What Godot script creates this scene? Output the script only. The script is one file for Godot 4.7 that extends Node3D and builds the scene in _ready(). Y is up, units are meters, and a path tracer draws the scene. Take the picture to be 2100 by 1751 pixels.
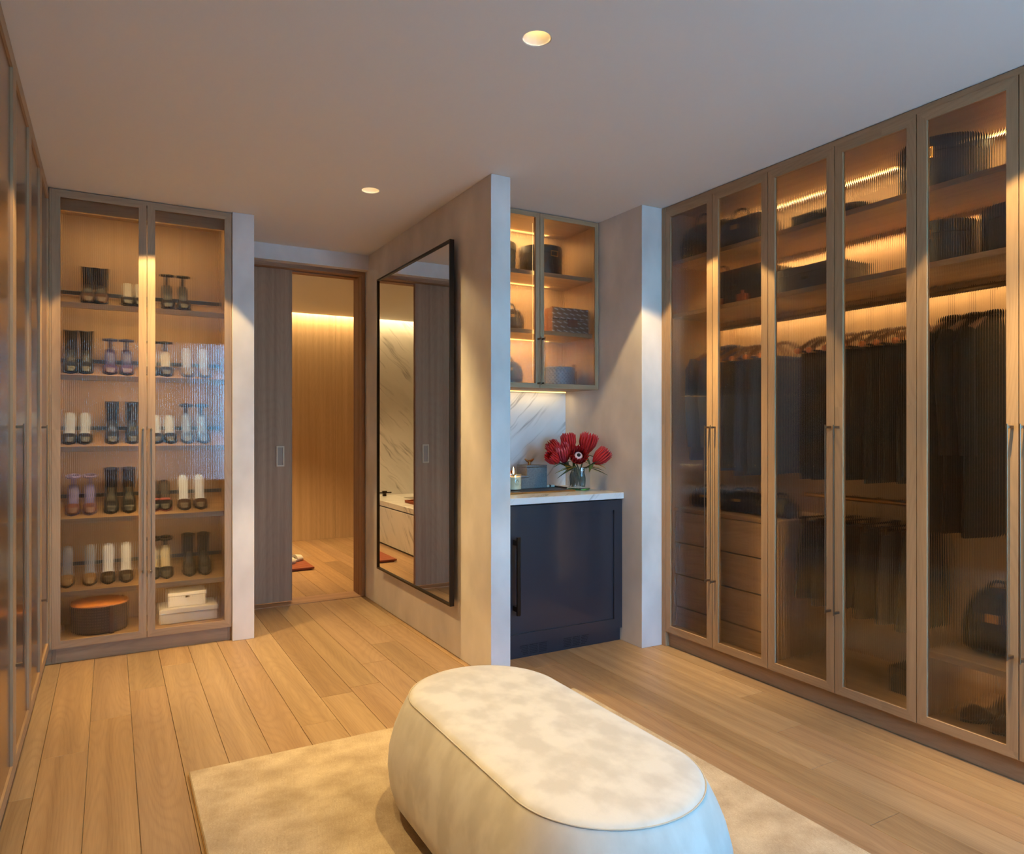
extends Node3D
# Dressing room: wardrobes with fluted glass doors, shoe cabinet, niche with wine fridge, partition mirror and a bath beyond.

const EYE := 1.34
const H := 2.70
var M := {}
var counts := {}
var rng := RandomNumberGenerator.new()


class Mb:
	# collects triangles; front faces are clockwise, normals are given
	var v := PackedVector3Array()
	var n := PackedVector3Array()
	var t := PackedVector2Array()
	var ix := PackedInt32Array()
	var xf := Transform3D()
	var off := Vector2()

	func _init(x := Transform3D(), o := Vector2()) -> void:
		xf = x
		off = o

	func vert(p: Vector3, nn: Vector3, uv: Vector2) -> int:
		v.append(xf * p)
		n.append((xf.basis * nn).normalized())
		t.append(uv + off)
		return v.size() - 1

	func guv(p: Vector3, nn: Vector3, g: int) -> Vector2:
		var a := nn.abs()
		var k := 0 if a.x >= a.y and a.x >= a.z else (1 if a.y >= a.z else 2)
		if k == g:
			return Vector2(p[(k + 1) % 3], p[(k + 2) % 3])
		return Vector2(p[3 - k - g], p[g])

	func q(a: Vector3, b: Vector3, c: Vector3, d: Vector3, want: Vector3, g := 1) -> void:
		var nn := (b - a).cross(c - a)
		if nn.length_squared() < 1e-16:
			nn = (c - a).cross(d - a)
		nn = nn.normalized()
		if nn.dot(want) < 0.0:
			var s := b
			b = d
			d = s
			nn = -nn
		var i := vert(a, nn, guv(a, nn, g))
		vert(b, nn, guv(b, nn, g))
		vert(c, nn, guv(c, nn, g))
		vert(d, nn, guv(d, nn, g))
		ix.append_array(PackedInt32Array([i, i + 2, i + 1, i, i + 3, i + 2]))

	func tri(a: Vector3, b: Vector3, c: Vector3, want: Vector3, g := 1) -> void:
		var nn := (b - a).cross(c - a).normalized()
		if nn.dot(want) < 0.0:
			var s := b
			b = c
			c = s
			nn = -nn
		var i := vert(a, nn, guv(a, nn, g))
		vert(b, nn, guv(b, nn, g))
		vert(c, nn, guv(c, nn, g))
		ix.append_array(PackedInt32Array([i, i + 2, i + 1]))

	func box(lo: Vector3, hi: Vector3, r := 0.0, g := 1) -> Mb:
		for k in 3:
			var i := (k + 1) % 3
			var j := (k + 2) % 3
			for s in 2:
				var nn := Vector3.ZERO
				nn[k] = 1.0 if s else -1.0
				var p := []
				for c in [[0, 0], [1, 0], [1, 1], [0, 1]]:
					var w := Vector3.ZERO
					w[k] = hi[k] if s else lo[k]
					w[i] = hi[i] - r if c[0] else lo[i] + r
					w[j] = hi[j] - r if c[1] else lo[j] + r
					p.append(w)
				q(p[0], p[1], p[2], p[3], nn, g)
		if r > 0.0:
			for k in 3:
				var i := (k + 1) % 3
				var j := (k + 2) % 3
				for si in 2:
					for sj in 2:
						var nn := Vector3.ZERO
						nn[i] = 1.0 if si else -1.0
						nn[j] = 1.0 if sj else -1.0
						var p := []
						for c in [[0, 0], [1, 0], [1, 1], [0, 1]]:
							var w := Vector3.ZERO
							w[k] = hi[k] - r if c[1] else lo[k] + r
							var ri: float = 0.0 if c[0] else r
							var rj: float = r if c[0] else 0.0
							w[i] = hi[i] - ri if si else lo[i] + ri
							w[j] = hi[j] - rj if sj else lo[j] + rj
							p.append(w)
						q(p[0], p[1], p[2], p[3], nn, g)
			for sx in 2:
				for sy in 2:
					for sz in 2:
						var c := Vector3(hi.x if sx else lo.x, hi.y if sy else lo.y, hi.z if sz else lo.z)
						var d := Vector3(-r if sx else r, -r if sy else r, -r if sz else r)
						tri(c + Vector3(0, d.y, d.z), c + Vector3(d.x, 0, d.z), c + Vector3(d.x, d.y, 0), -d, g)
		return self

	func prism(poly: Array, z0: float, z1: float, g := 1) -> Mb:
		# a convex polygon in x and y, counter-clockwise, from z0 to z1
		var m := poly.size()
		var mid := Vector2.ZERO
		for p in poly:
			mid += p / m
		for i in range(1, m - 1):
			tri(Vector3(poly[0].x, poly[0].y, z1), Vector3(poly[i].x, poly[i].y, z1), Vector3(poly[i + 1].x, poly[i + 1].y, z1), Vector3(0, 0, 1), g)
			tri(Vector3(poly[0].x, poly[0].y, z0), Vector3(poly[i].x, poly[i].y, z0), Vector3(poly[i + 1].x, poly[i + 1].y, z0), Vector3(0, 0, -1), g)
		for i in m:
			var a: Vector2 = poly[i]
			var b: Vector2 = poly[(i + 1) % m]
			var w := (a + b) * 0.5 - mid
			q(Vector3(a.x, a.y, z0), Vector3(b.x, b.y, z0), Vector3(b.x, b.y, z1), Vector3(a.x, a.y, z1), Vector3(w.x, w.y, 0), g)
		return self

	func frame(x0: float, y0: float, x1: float, y1: float, w: float, z0: float, z1: float) -> Mb:
		# four mitred rails
		prism([Vector2(x0, y0), Vector2(x0 + w, y0 + w), Vector2(x0 + w, y1 - w), Vector2(x0, y1)], z0, z1, 1)
		prism([Vector2(x1, y0), Vector2(x1, y1), Vector2(x1 - w, y1 - w), Vector2(x1 - w, y0 + w)], z0, z1, 1)
		prism([Vector2(x0, y0), Vector2(x1, y0), Vector2(x1 - w, y0 + w), Vector2(x0 + w, y0 + w)], z0, z1, 0)
		prism([Vector2(x0, y1), Vector2(x0 + w, y1 - w), Vector2(x1 - w, y1 - w), Vector2(x1, y1)], z0, z1, 0)
		return self

	func loft(rings: Array, cap0 := true, cap1 := true) -> Mb:
		# rings run counter-clockwise about the direction in which they follow each other
		var m: int = rings[0].size()
		var k := rings.size()
		var base := v.size()
		var along := 0.0
		for i in k:
			var r: PackedVector3Array = rings[i]
			var before: PackedVector3Array = rings[maxi(i - 1, 0)]
			var after: PackedVector3Array = rings[mini(i + 1, k - 1)]
			if i > 0:
				along += r[0].distance_to(before[0])
			var round_ := 0.0
			for j in m + 1:
				var jj := j % m
				var du := r[(jj + 1) % m] - r[(jj + m - 1) % m]
				var dv := after[jj] - before[jj]
				var nn := du.cross(dv)
				if nn.length_squared() < 1e-20:
					nn = (r[jj] - (r[0] + r[m / 2]) * 0.5) + Vector3(0, 1e-6, 0)
				vert(r[jj], nn.normalized(), Vector2(round_, along))
				round_ += r[jj].distance_to(r[(jj + 1) % m])
		for i in k - 1:
			for j in m:
				var a := base + i * (m + 1) + j
				var d := a + m + 1
				ix.append_array(PackedInt32Array([a, d + 1, a + 1, a, d, d + 1]))
		if cap0:
			_cap(rings[0], rings[0], rings[1], -1.0)
		if cap1:
			_cap(rings[k - 1], rings[k - 2], rings[k - 1], 1.0)
		return self

	func _cap(r: PackedVector3Array, r0: PackedVector3Array, r1: PackedVector3Array, s: float) -> void:
		var mid := Vector3.ZERO
		var d := Vector3.ZERO
		for j in r.size():
			mid += r[j] / r.size()
			d += (r1[j] - r0[j]) * s
		for j in r.size():
			if (r[j] - mid).cross(r[(j + 1) % r.size()] - mid).length_squared() > 1e-18:
				tri(mid, r[j], r[(j + 1) % r.size()], d)

	func lathe(profile: Array, segs := 24, c := Vector3.ZERO, sharp := 0.6) -> Mb:
		# profile: (radius, height) from the bottom up outside, then down inside
		for i in profile.size() - 1:
			var a: Vector2 = profile[i]
			var b: Vector2 = profile[i + 1]
			if a.distance_to(b) < 1e-7:
				continue
			var here := Vector2(b.y - a.y, a.x - b.x).normalized()
			var na := here
			var nb := here
			if i > 0:
				var z: Vector2 = profile[i - 1]
				var pn := Vector2(a.y - z.y, z.x - a.x).normalized()
				if absf(pn.angle_to(here)) < sharp:
					na = (pn + here).normalized()
			if i < profile.size() - 2:
				var z2: Vector2 = profile[i + 2]
				var fn := Vector2(z2.y - b.y, b.x - z2.x).normalized()
				if absf(fn.angle_to(here)) < sharp:
					nb = (fn + here).normalized()
			var base := v.size()
			for j in segs + 1:
				var ang := TAU * (j % segs) / segs
				var s := sin(ang)
				var co := cos(ang)
				vert(c + Vector3(a.x * s, a.y, a.x * co), Vector3(na.x * s, na.y, na.x * co), Vector2(TAU * j / segs * maxf(a.x, b.x), a.y + a.x))
				vert(c + Vector3(b.x * s, b.y, b.x * co), Vector3(nb.x * s, nb.y, nb.x * co), Vector2(TAU * j / segs * maxf(a.x, b.x), b.y + a.x))
			for j in segs:
				var p := base + j * 2
				ix.append_array(PackedInt32Array([p, p + 3, p + 2, p, p + 1, p + 3]))
		return self

	func tube(path: Array, rad: Variant, segs := 8, caps := true) -> Mb:
		var rings := []
		var side := Vector3.ZERO
		for i in path.size():
			var d: Vector3 = (path[mini(i + 1, path.size() - 1)] - path[maxi(i - 1, 0)]).normalized()
			if side == Vector3.ZERO:
				side = d.cross(Vector3.UP if absf(d.y) < 0.9 else Vector3.RIGHT).normalized()
			side = (side - d * side.dot(d)).normalized()
			var up := d.cross(side)
			var r: float = rad[i] if rad is Array else rad
			var ring := PackedVector3Array()
			for j in segs:
				var a := TAU * j / segs
				ring.append(path[i] + side * cos(a) * r + up * sin(a) * r)
			rings.append(ring)
		return loft(rings, caps, caps)

	func mesh() -> ArrayMesh:
		var a := []
		a.resize(Mesh.ARRAY_MAX)
		a[Mesh.ARRAY_VERTEX] = v
		a[Mesh.ARRAY_NORMAL] = n
		a[Mesh.ARRAY_TEX_UV] = t
		a[Mesh.ARRAY_INDEX] = ix
		var m := ArrayMesh.new()
		m.add_surface_from_arrays(Mesh.PRIMITIVE_TRIANGLES, a)
		return m


# ---------------------------------------------------------------- naming and grouping
func numbered(parent: Node, called: String) -> String:
	var key := str(parent.get_instance_id()) + called
	var k: int = counts.get(key, 0)
	counts[key] = k + 1
	return called if k == 0 else "%s_%03d" % [called, k]


func put(called: String, m: Mesh, mat: Material, parent: Node3D = self) -> MeshInstance3D:
	var o := MeshInstance3D.new()
	o.name = numbered(parent, called)
	o.mesh = m
	o.material_override = mat
	parent.add_child(o, true)
	return o


func obj(called: String, b: Mb, mat: Material, parent: Node3D = self) -> MeshInstance3D:
	# a mesh in world coordinates; under a thing it is shifted back by the thing's place
	var o := put(called, b.mesh(), mat, parent)
	if parent != self and not parent is MeshInstance3D:
		o.position = -parent.position
	return o


func own(called: String, b: Mb, mat: Material, parent: Node3D) -> MeshInstance3D:
	# a mesh in the thing's own coordinates
	return put(called, b.mesh(), mat, parent)


func struct(called: String, b: Mb, mat: Material) -> MeshInstance3D:
	var o := obj(called, b, mat)
	o.set_meta("kind", "structure")
	return o


func tag(o: Node3D, label: String, category: String, group := "") -> Node3D:
	o.set_meta("label", label)
	o.set_meta("category", category)
	if group:
		o.set_meta("group", group)
	return o


func thing(called: String, label: String, category: String, at := Vector3.ZERO, group := "") -> Node3D:
	var o := Node3D.new()
	o.name = numbered(self, called)
	add_child(o, true)
	o.position = at
	return tag(o, label, category, group)


func dup(src: Node3D, called: String, label: String, at: Vector3, group := "") -> Node3D:
	var o: Node3D = src.duplicate()
	o.name = numbered(self, called)
	add_child(o, true)
	o.position = at
	o.set_meta("label", label)
	if group:
		o.set_meta("group", group)
	return o


func offs() -> Vector2:
	return Vector2(rng.randf() * 5.0, rng.randf() * 5.0)


# ---------------------------------------------------------------- materials
func mk(called: String, c: Color, rough: float, metal := 0.0) -> StandardMaterial3D:
	var m := StandardMaterial3D.new()
	m.resource_name = called
	m.albedo_color = c
	m.roughness = rough
	m.metallic = metal
	M[called] = m
	return m


func rgb8(r: int, g: int, b: int) -> Color:
	return Color(r / 255.0, g / 255.0, b / 255.0)


func noise(seed_: int, octaves := 1) -> FastNoiseLite:
	var f := FastNoiseLite.new()
	f.seed = seed_
	f.noise_type = FastNoiseLite.TYPE_SIMPLEX_SMOOTH
	f.frequency = 1.0
	f.fractal_type = FastNoiseLite.FRACTAL_FBM if octaves > 1 else FastNoiseLite.FRACTAL_NONE
	f.fractal_octaves = octaves
	return f


func seamless(f: FastNoiseLite, x: float, y: float, sx: float, sy: float) -> float:
	# blends over the tile's edges so that repeats do not show
	var wx := smoothstep(0.75, 1.0, x)
	var wy := smoothstep(0.75, 1.0, y)
	var k := f.get_noise_2d(x * sx, y * sy) * (1.0 - wx) * (1.0 - wy)
	if wx > 0.0:
		k += f.get_noise_2d((x - 1.0) * sx, y * sy) * wx * (1.0 - wy)
	if wy > 0.0:
		k += f.get_noise_2d(x * sx, (y - 1.0) * sy) * (1.0 - wx) * wy
		if wx > 0.0:
			k += f.get_noise_2d((x - 1.0) * sx, (y - 1.0) * sy) * wx * wy
	return k


func picture(w: int, h: int, at: Callable) -> ImageTexture:
	var d := PackedByteArray()
	d.resize(w * h * 3)
	var k := 0
	for y in h:
		for x in w:
			var c: Color = at.call(float(x) / w, float(y) / h)
			d[k] = clampi(int(c.r * 255.0), 0, 255)
			d[k + 1] = clampi(int(c.g * 255.0), 0, 255)
			d[k + 2] = clampi(int(c.b * 255.0), 0, 255)
			k += 3
	return ImageTexture.create_from_image(Image.create_from_data(w, h, false, Image.FORMAT_RGB8, d))


func wood_picture(w: int, h: int, wide: float, long: float, dark: Color, light: Color, figure: float, streak: float, seed_: int) -> ImageTexture:
	# u across the grain, v along it, in metres; figure: cathedral rings, streak: straight bands
	var a := noise(seed_)
	var b := noise(seed_ + 1)
	var c := noise(seed_ + 2, 2)
	return picture(w, h, func(x: float, y: float) -> Color:
		var u := x * wide
		var v := y * long
		var f := a.get_noise_2d(u * 5.0, v * 0.75)
		var ring := sin((f * 5.5 + u * 7.0) * TAU)
		ring = -pow(absf(ring * 0.5 + 0.5), 2.5)
		var fine := b.get_noise_2d(u * 300.0, v * 7.0)
		var band := c.get_noise_2d(u * 17.0, v * 0.35)
		var k := 0.62 + figure * ring + 0.10 * fine + streak * band
		return dark.lerp(light, clampf(k, 0.0, 1.0)))


func make_materials() -> void:
	var oak := wood_picture(640, 1024, 0.75, 3.0, rgb8(122, 94, 68), rgb8(180, 150, 115), 0.11, 0.24, 11)
	for i in 5:
		var m := mk("oak_floor_%d" % i, [Color(1, 1, 1), Color(0.93, 0.92, 0.9), Color(1.0, 0.97, 0.93), Color(0.9, 0.88, 0.86), Color(0.97, 0.95, 0.95)][i], 0.42)
		m.albedo_texture = oak
		m.uv1_scale = Vector3(1 / 0.75, 1 / 3.0, 1)
		m.metallic_specular = 0.4
	var cab := wood_picture(384, 1024, 0.4, 3.0, rgb8(134, 104, 76), rgb8(186, 151, 114), 0.12, 0.22, 31)
	var m2 := mk("oak_cabinet", Color(1, 1, 1), 0.5)
	m2.albedo_texture = cab
	m2.uv1_scale = Vector3(1 / 0.4, 1 / 3.0, 1)
	m2 = mk("oak_inside", Color(0.96, 0.96, 0.97), 0.55)
	m2.albedo_texture = cab
	m2.uv1_scale = Vector3(1 / 0.4, 1 / 3.0, 1)
	var grey := wood_picture(384, 512, 0.5, 3.0, rgb8(126, 92, 70), rgb8(178, 141, 112), 0.06, 0.30, 51)
	m2 = mk("walnut_grey", Color(1, 1, 1), 0.6)
	m2.metallic_specular = 0.3
	m2.albedo_texture = grey
	m2.uv1_scale = Vector3(1 / 0.5, 1 / 3.0, 1)
	var honey := wood_picture(512, 512, 1.2, 3.0, rgb8(178, 148, 114), rgb8(216, 188, 152), 0.08, 0.30, 71)
	m2 = mk("wood_panel", Color(1, 1, 1), 0.55)
	m2.albedo_texture = honey
	m2.uv1_scale = Vector3(1 / 1.2, 1 / 3.0, 1)
	m2 = mk("teak", Color(0.66, 0.36, 0.22), 0.6)
	m2.albedo_texture = honey
	m2.uv1_scale = Vector3(2, 1, 1)

	var pa := noise(5, 4)
	var pb := noise(6, 3)
	var plaster := picture(512, 512, func(x: float, y: float) -> Color:
		var w := seamless(pb, x, y, 3.0, 3.0)
		var k := seamless(pa, x, y, 6.0, 4.0)
		return Color(0.84, 0.80, 0.775) * (1.0 + 0.075 * k + 0.04 * w))
	m2 = mk("plaster", Color(1, 1, 1), 0.75)
	m2.albedo_texture = plaster
	m2.uv1_triplanar = true
	m2.uv1_world_triplanar = true
	m2.uv1_scale = Vector3(0.55, 0.55, 0.55)
	mk("ceiling_white", Color(0.88, 0.865, 0.85), 0.85)
	mk("wall_plain", Color(0.8, 0.77, 0.74), 0.8)

	var ma := noise(15, 4)
	var mb := noise(16, 3)
	var mc := noise(17, 4)
	# one tile is four metres, placed so that its edges fall where no marble is; veins rise to the right
	var marble := picture(1024, 1024, func(x: float, y: float) -> Color:
		var d := (x + y) * 2.83
		var along := (x - y) * 2.83
		var w := mb.get_noise_2d(x * 9.0, y * 9.0) * 0.35
		var f := ma.get_noise_2d(d * 8.0 + w * 0.8, along * 0.55)
		var gate := clampf(0.25 + 1.8 * mc.get_noise_2d(d * 5.0 + 3.0, along * 1.6), 0.0, 1.0)
		var vein := pow(clampf(1.0 - absf(f) * 6.0, 0.0, 1.0), 2.0) * gate
		var cloud := mc.get_noise_2d(d * 4.0 + 9.0, along * 1.1)
		return Color(0.84, 0.83, 0.825).lerp(Color(0.45, 0.43, 0.44), clampf(vein * 0.55 + 0.15 * cloud, 0.0, 1.0)))
	m2 = mk("marble", Color(1, 1, 1), 0.18)
	m2.albedo_texture = marble
	m2.uv1_triplanar = true
	m2.uv1_world_triplanar = true
	m2.uv1_scale = Vector3(0.25, 0.25, 0.25)
	m2.uv1_offset = Vector3(0.26, 0.02, 0.3)

	var va := noise(25, 4)
	var vb := noise(26, 2)
	var velvet := picture(512, 512, func(x: float, y: float) -> Color:
		var k := seamless(va, x, y, 5.0, 4.0)
		k = smoothstep(-0.4, 0.4, k)
		var f := vb.get_noise_2d(x * 150.0, y * 60.0)
		return Color(0.81, 0.765, 0.70).lerp(Color(0.89, 0.85, 0.79), clampf(k + f * 0.12, 0.0, 1.0)))
	m2 = mk("velvet", Color(1, 1, 1), 0.85)
	m2.albedo_texture = velvet
	m2.uv1_triplanar = true
	m2.uv1_scale = Vector3(1.3, 1.3, 1.3)
	m2.rim_enabled = true
	m2.rim = 0.5
	m2.rim_tint = 0.5
	mk("velvet_seam", Color(0.80, 0.74, 0.66), 0.85)
	var ra := noise(35, 4)
	var rb := noise(36, 2)
	var rug := picture(640, 640, func(x: float, y: float) -> Color:
		var k := seamless(ra, x, y, 5.0, 6.0)
		var f := rb.get_noise_2d(x * 130.0 + 20.0 * k, y * 60.0 - 40.0 * k)
		return Color(0.60, 0.51, 0.41).lerp(Color(0.79, 0.71, 0.60), clampf(0.55 + 0.55 * k + 0.32 * f, 0.0, 1.0)))
	m2 = mk("rug_pile", Color(1, 1, 1), 0.95)
	m2.albedo_texture = rug
	m2.uv1_triplanar = true
	m2.uv1_scale = Vector3(0.9, 0.9, 0.9)
	m2.heightmap_enabled = true
	m2.heightmap_texture = rug
	m2.heightmap_scale = 0.6
	mk("rug_edge", Color(0.72, 0.55, 0.32), 0.8)

	m2 = mk("fluted_glass", Color(0.93, 0.90, 0.87, 0.0), 0.02)
	m2.metallic_specular = 0.36
	m2.refraction_enabled = true
	m2.refraction_scale = 0.05
	m2 = mk("bronze_glass", Color(0.60, 0.47, 0.36), 0.18, 0.85)
	m2 = mk("clear_glass", Color(0.9, 0.95, 0.92, 0.03), 0.02)
	m2.transparency = BaseMaterial3D.TRANSPARENCY_ALPHA
	m2 = mk("green_glass", Color(0.35, 0.85, 0.6, 0.0), 0.02)
	m2.refraction_enabled = true
	m2.refraction_scale = 0.05
	mk("mirror_glass", Color(0.93, 0.93, 0.92), 0.015, 1.0)
	mk("bronze", Color(0.20, 0.155, 0.12), 0.35, 0.8)
	mk("handle_metal", Color(0.50, 0.42, 0.34), 0.35, 0.85)
	mk("steel", Color(0.62, 0.62, 0.63), 0.22, 1.0)
	mk("brass", Color(0.72, 0.53, 0.30), 0.28, 1.0)
	mk("satin_nickel", Color(0.78, 0.66, 0.54), 0.6, 0.1)
	mk("pull_shade", Color(0.60, 0.51, 0.44), 0.7)
	mk("rail_grey", Color(0.34, 0.37, 0.40), 0.4, 0.5)
	m2 = mk("navy_lacquer", Color(0.165, 0.17, 0.205), 0.3)
	m2.clearcoat_enabled = true
	m2.clearcoat = 0.6
	m2.clearcoat_roughness = 0.08
	mk("black_hole", Color(0.02, 0.02, 0.025), 0.8)
	mk("led_channel", Color(0.5, 0.5, 0.5), 0.5)
	m2 = mk("led_glow", Color(1, 0.85, 0.55), 0.5)
	m2.emission_enabled = true
	m2.emission = Color(1.0, 0.80, 0.45)
	m2.emission_energy_multiplier = 3.0
	m2 = mk("bulb_glow", Color(1, 0.9, 0.7), 0.5)
	m2.emission_enabled = true
	m2.emission = Color(1.0, 0.82, 0.5)
	m2.emission_energy_multiplier = 6.0
	mk("cup_white", Color(0.85, 0.84, 0.82), 0.5)


# ---------------------------------------------------------------- lights
const WARM := Color(1.0, 0.87, 0.60)


func spot(called: String, at: Vector3, e: float, angle: float, blend: float, col := WARM, size := 0.02, aim := Vector3.DOWN) -> SpotLight3D:
	var l := SpotLight3D.new()
	l.name = numbered(self, called)
	add_child(l, true)
	l.position = at
	l.basis = Basis.looking_at(aim, Vector3.FORWARD if absf(aim.y) > 0.7 else Vector3.UP)
	l.light_energy = e
	l.light_color = col
	l.spot_angle = angle
	l.spot_angle_attenuation = blend
	l.light_size = size
	l.spot_range = 9.0
	l.spot_attenuation = 2.0
	l.shadow_enabled = true
	return l


func strip_light(called: String, at: Vector3, long: float, along_x: bool, e: float, aim := Vector3.DOWN, col := WARM) -> AreaLight3D:
	var l := AreaLight3D.new()
	l.name = numbered(self, called)
	add_child(l, true)
	l.position = at
	var x := Vector3.RIGHT if along_x else Vector3.BACK
	var z := -aim.normalized()
	x = (x - z * x.dot(z)).normalized()
	l.basis = Basis(x, z.cross(x), z)
	l.area_size = Vector2(long, 0.012)
	l.light_energy = e
	l.light_color = col
	l.area_range = 4.0
	l.area_attenuation = 2.0
	l.shadow_enabled = true
	return l


func make_world() -> void:
	var cam := Camera3D.new()
	cam.name = "camera"
	add_child(cam)
	var f := 1455.0
	cam.position = Vector3(0, EYE, 0)
	cam.rotation.y = -atan(824.0 / f)
	cam.projection = Camera3D.PROJECTION_FRUSTUM
	cam.near = 0.05
	cam.far = 60.0
	cam.keep_aspect = Camera3D.KEEP_HEIGHT
	cam.size = 2.0 * 0.05 * 875.5 / f
	cam.frustum_offset = Vector2(0, 0.05 * 2.5 / f)
	cam.current = true

	var sky := ProceduralSkyMaterial.new()
	sky.sky_top_color = Color(0.24, 0.54, 0.86)
	sky.sky_horizon_color = Color(0.46, 0.81, 1.0)
	sky.ground_horizon_color = Color(0.44, 0.77, 0.97)
	sky.ground_bottom_color = Color(0.40, 0.58, 0.72)
	sky.sky_curve = 0.25
	sky.energy_multiplier = 37.0
	var s := Sky.new()
	s.sky_material = sky
	var e := Environment.new()
	e.background_mode = Environment.BG_SKY
	e.sky = s
	e.tonemap_mode = Environment.TONE_MAPPER_LINEAR
	e.tonemap_exposure = 1.0
	e.sdfgi_enabled = true
	e.ssao_enabled = true
	e.ssil_enabled = true
	var w := WorldEnvironment.new()
	w.name = "world"
	w.environment = e
	add_child(w)

	# unseen wall washers, no fittings, lighting the wardrobes, the shoe cabinet and the niche
	for z in [-2.88, -1.28, 0.3]:
		spot("unseen_wardrobe_washer", Vector3(2.50, 2.66, z), 1.9, 39.0, 0.12, WARM, 0.02, Vector3(0.24, -0.97, 0))
		spot("unseen_wardrobe_beam", Vector3(2.50, 2.66, z), 6.5, 19.0, 1.0, WARM, 0.02, Vector3(0.27, -0.963, 0))
	for z in [-2.86, -1.28]:
		spot("unseen_wardrobe_washer", Vector3(0.18, 2.66, z), 1.5, 49.0, 0.14)
		spot("unseen_wardrobe_beam", Vector3(0.18, 2.66, z), 1.2, 32.0, 1.0)
	spot("unseen_shoe_washer", Vector3(0.22, 2.66, -4.43), 2.2, 43.0, 0.12, WARM, 0.02, Vector3(0, -0.99, -0.1))
	spot("unseen_shoe_beam", Vector3(0.22, 2.66, -4.43), 3.5, 26.0, 0.8, WARM, 0.02, Vector3(0, -0.99, -0.12))



func downlight(called: String, label: String, at: Vector3, e_wide: float, e_beam: float) -> void:
	# trimless cup in a hole of the ceiling, a glowing disc at its head and the lamp just below that
	var o := thing(called, label, "downlight", at, "downlights in the ceiling")
	own("cup", Mb.new().lathe([Vector2(0.0515, 0.0), Vector2(0.0515, 0.085), Vector2(0.036, 0.085), Vector2(0.036, 0.082), Vector2(0.0485, 0.002), Vector2(0.0515, 0.0)], 40), M.cup_white, o)
	own("lamp", Mb.new().lathe([Vector2(0.0, 0.070), Vector2(0.034, 0.070), Vector2(0.034, 0.081), Vector2(0.0, 0.081)], 32), M.bulb_glow, o)
	spot("downlight_beam", at + Vector3(0, 0.062, 0), e_beam, 34.0, 0.9)
	spot("downlight_flood", at + Vector3(0, 0.0, 0), e_wide, 50.0, 0.35)


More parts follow.
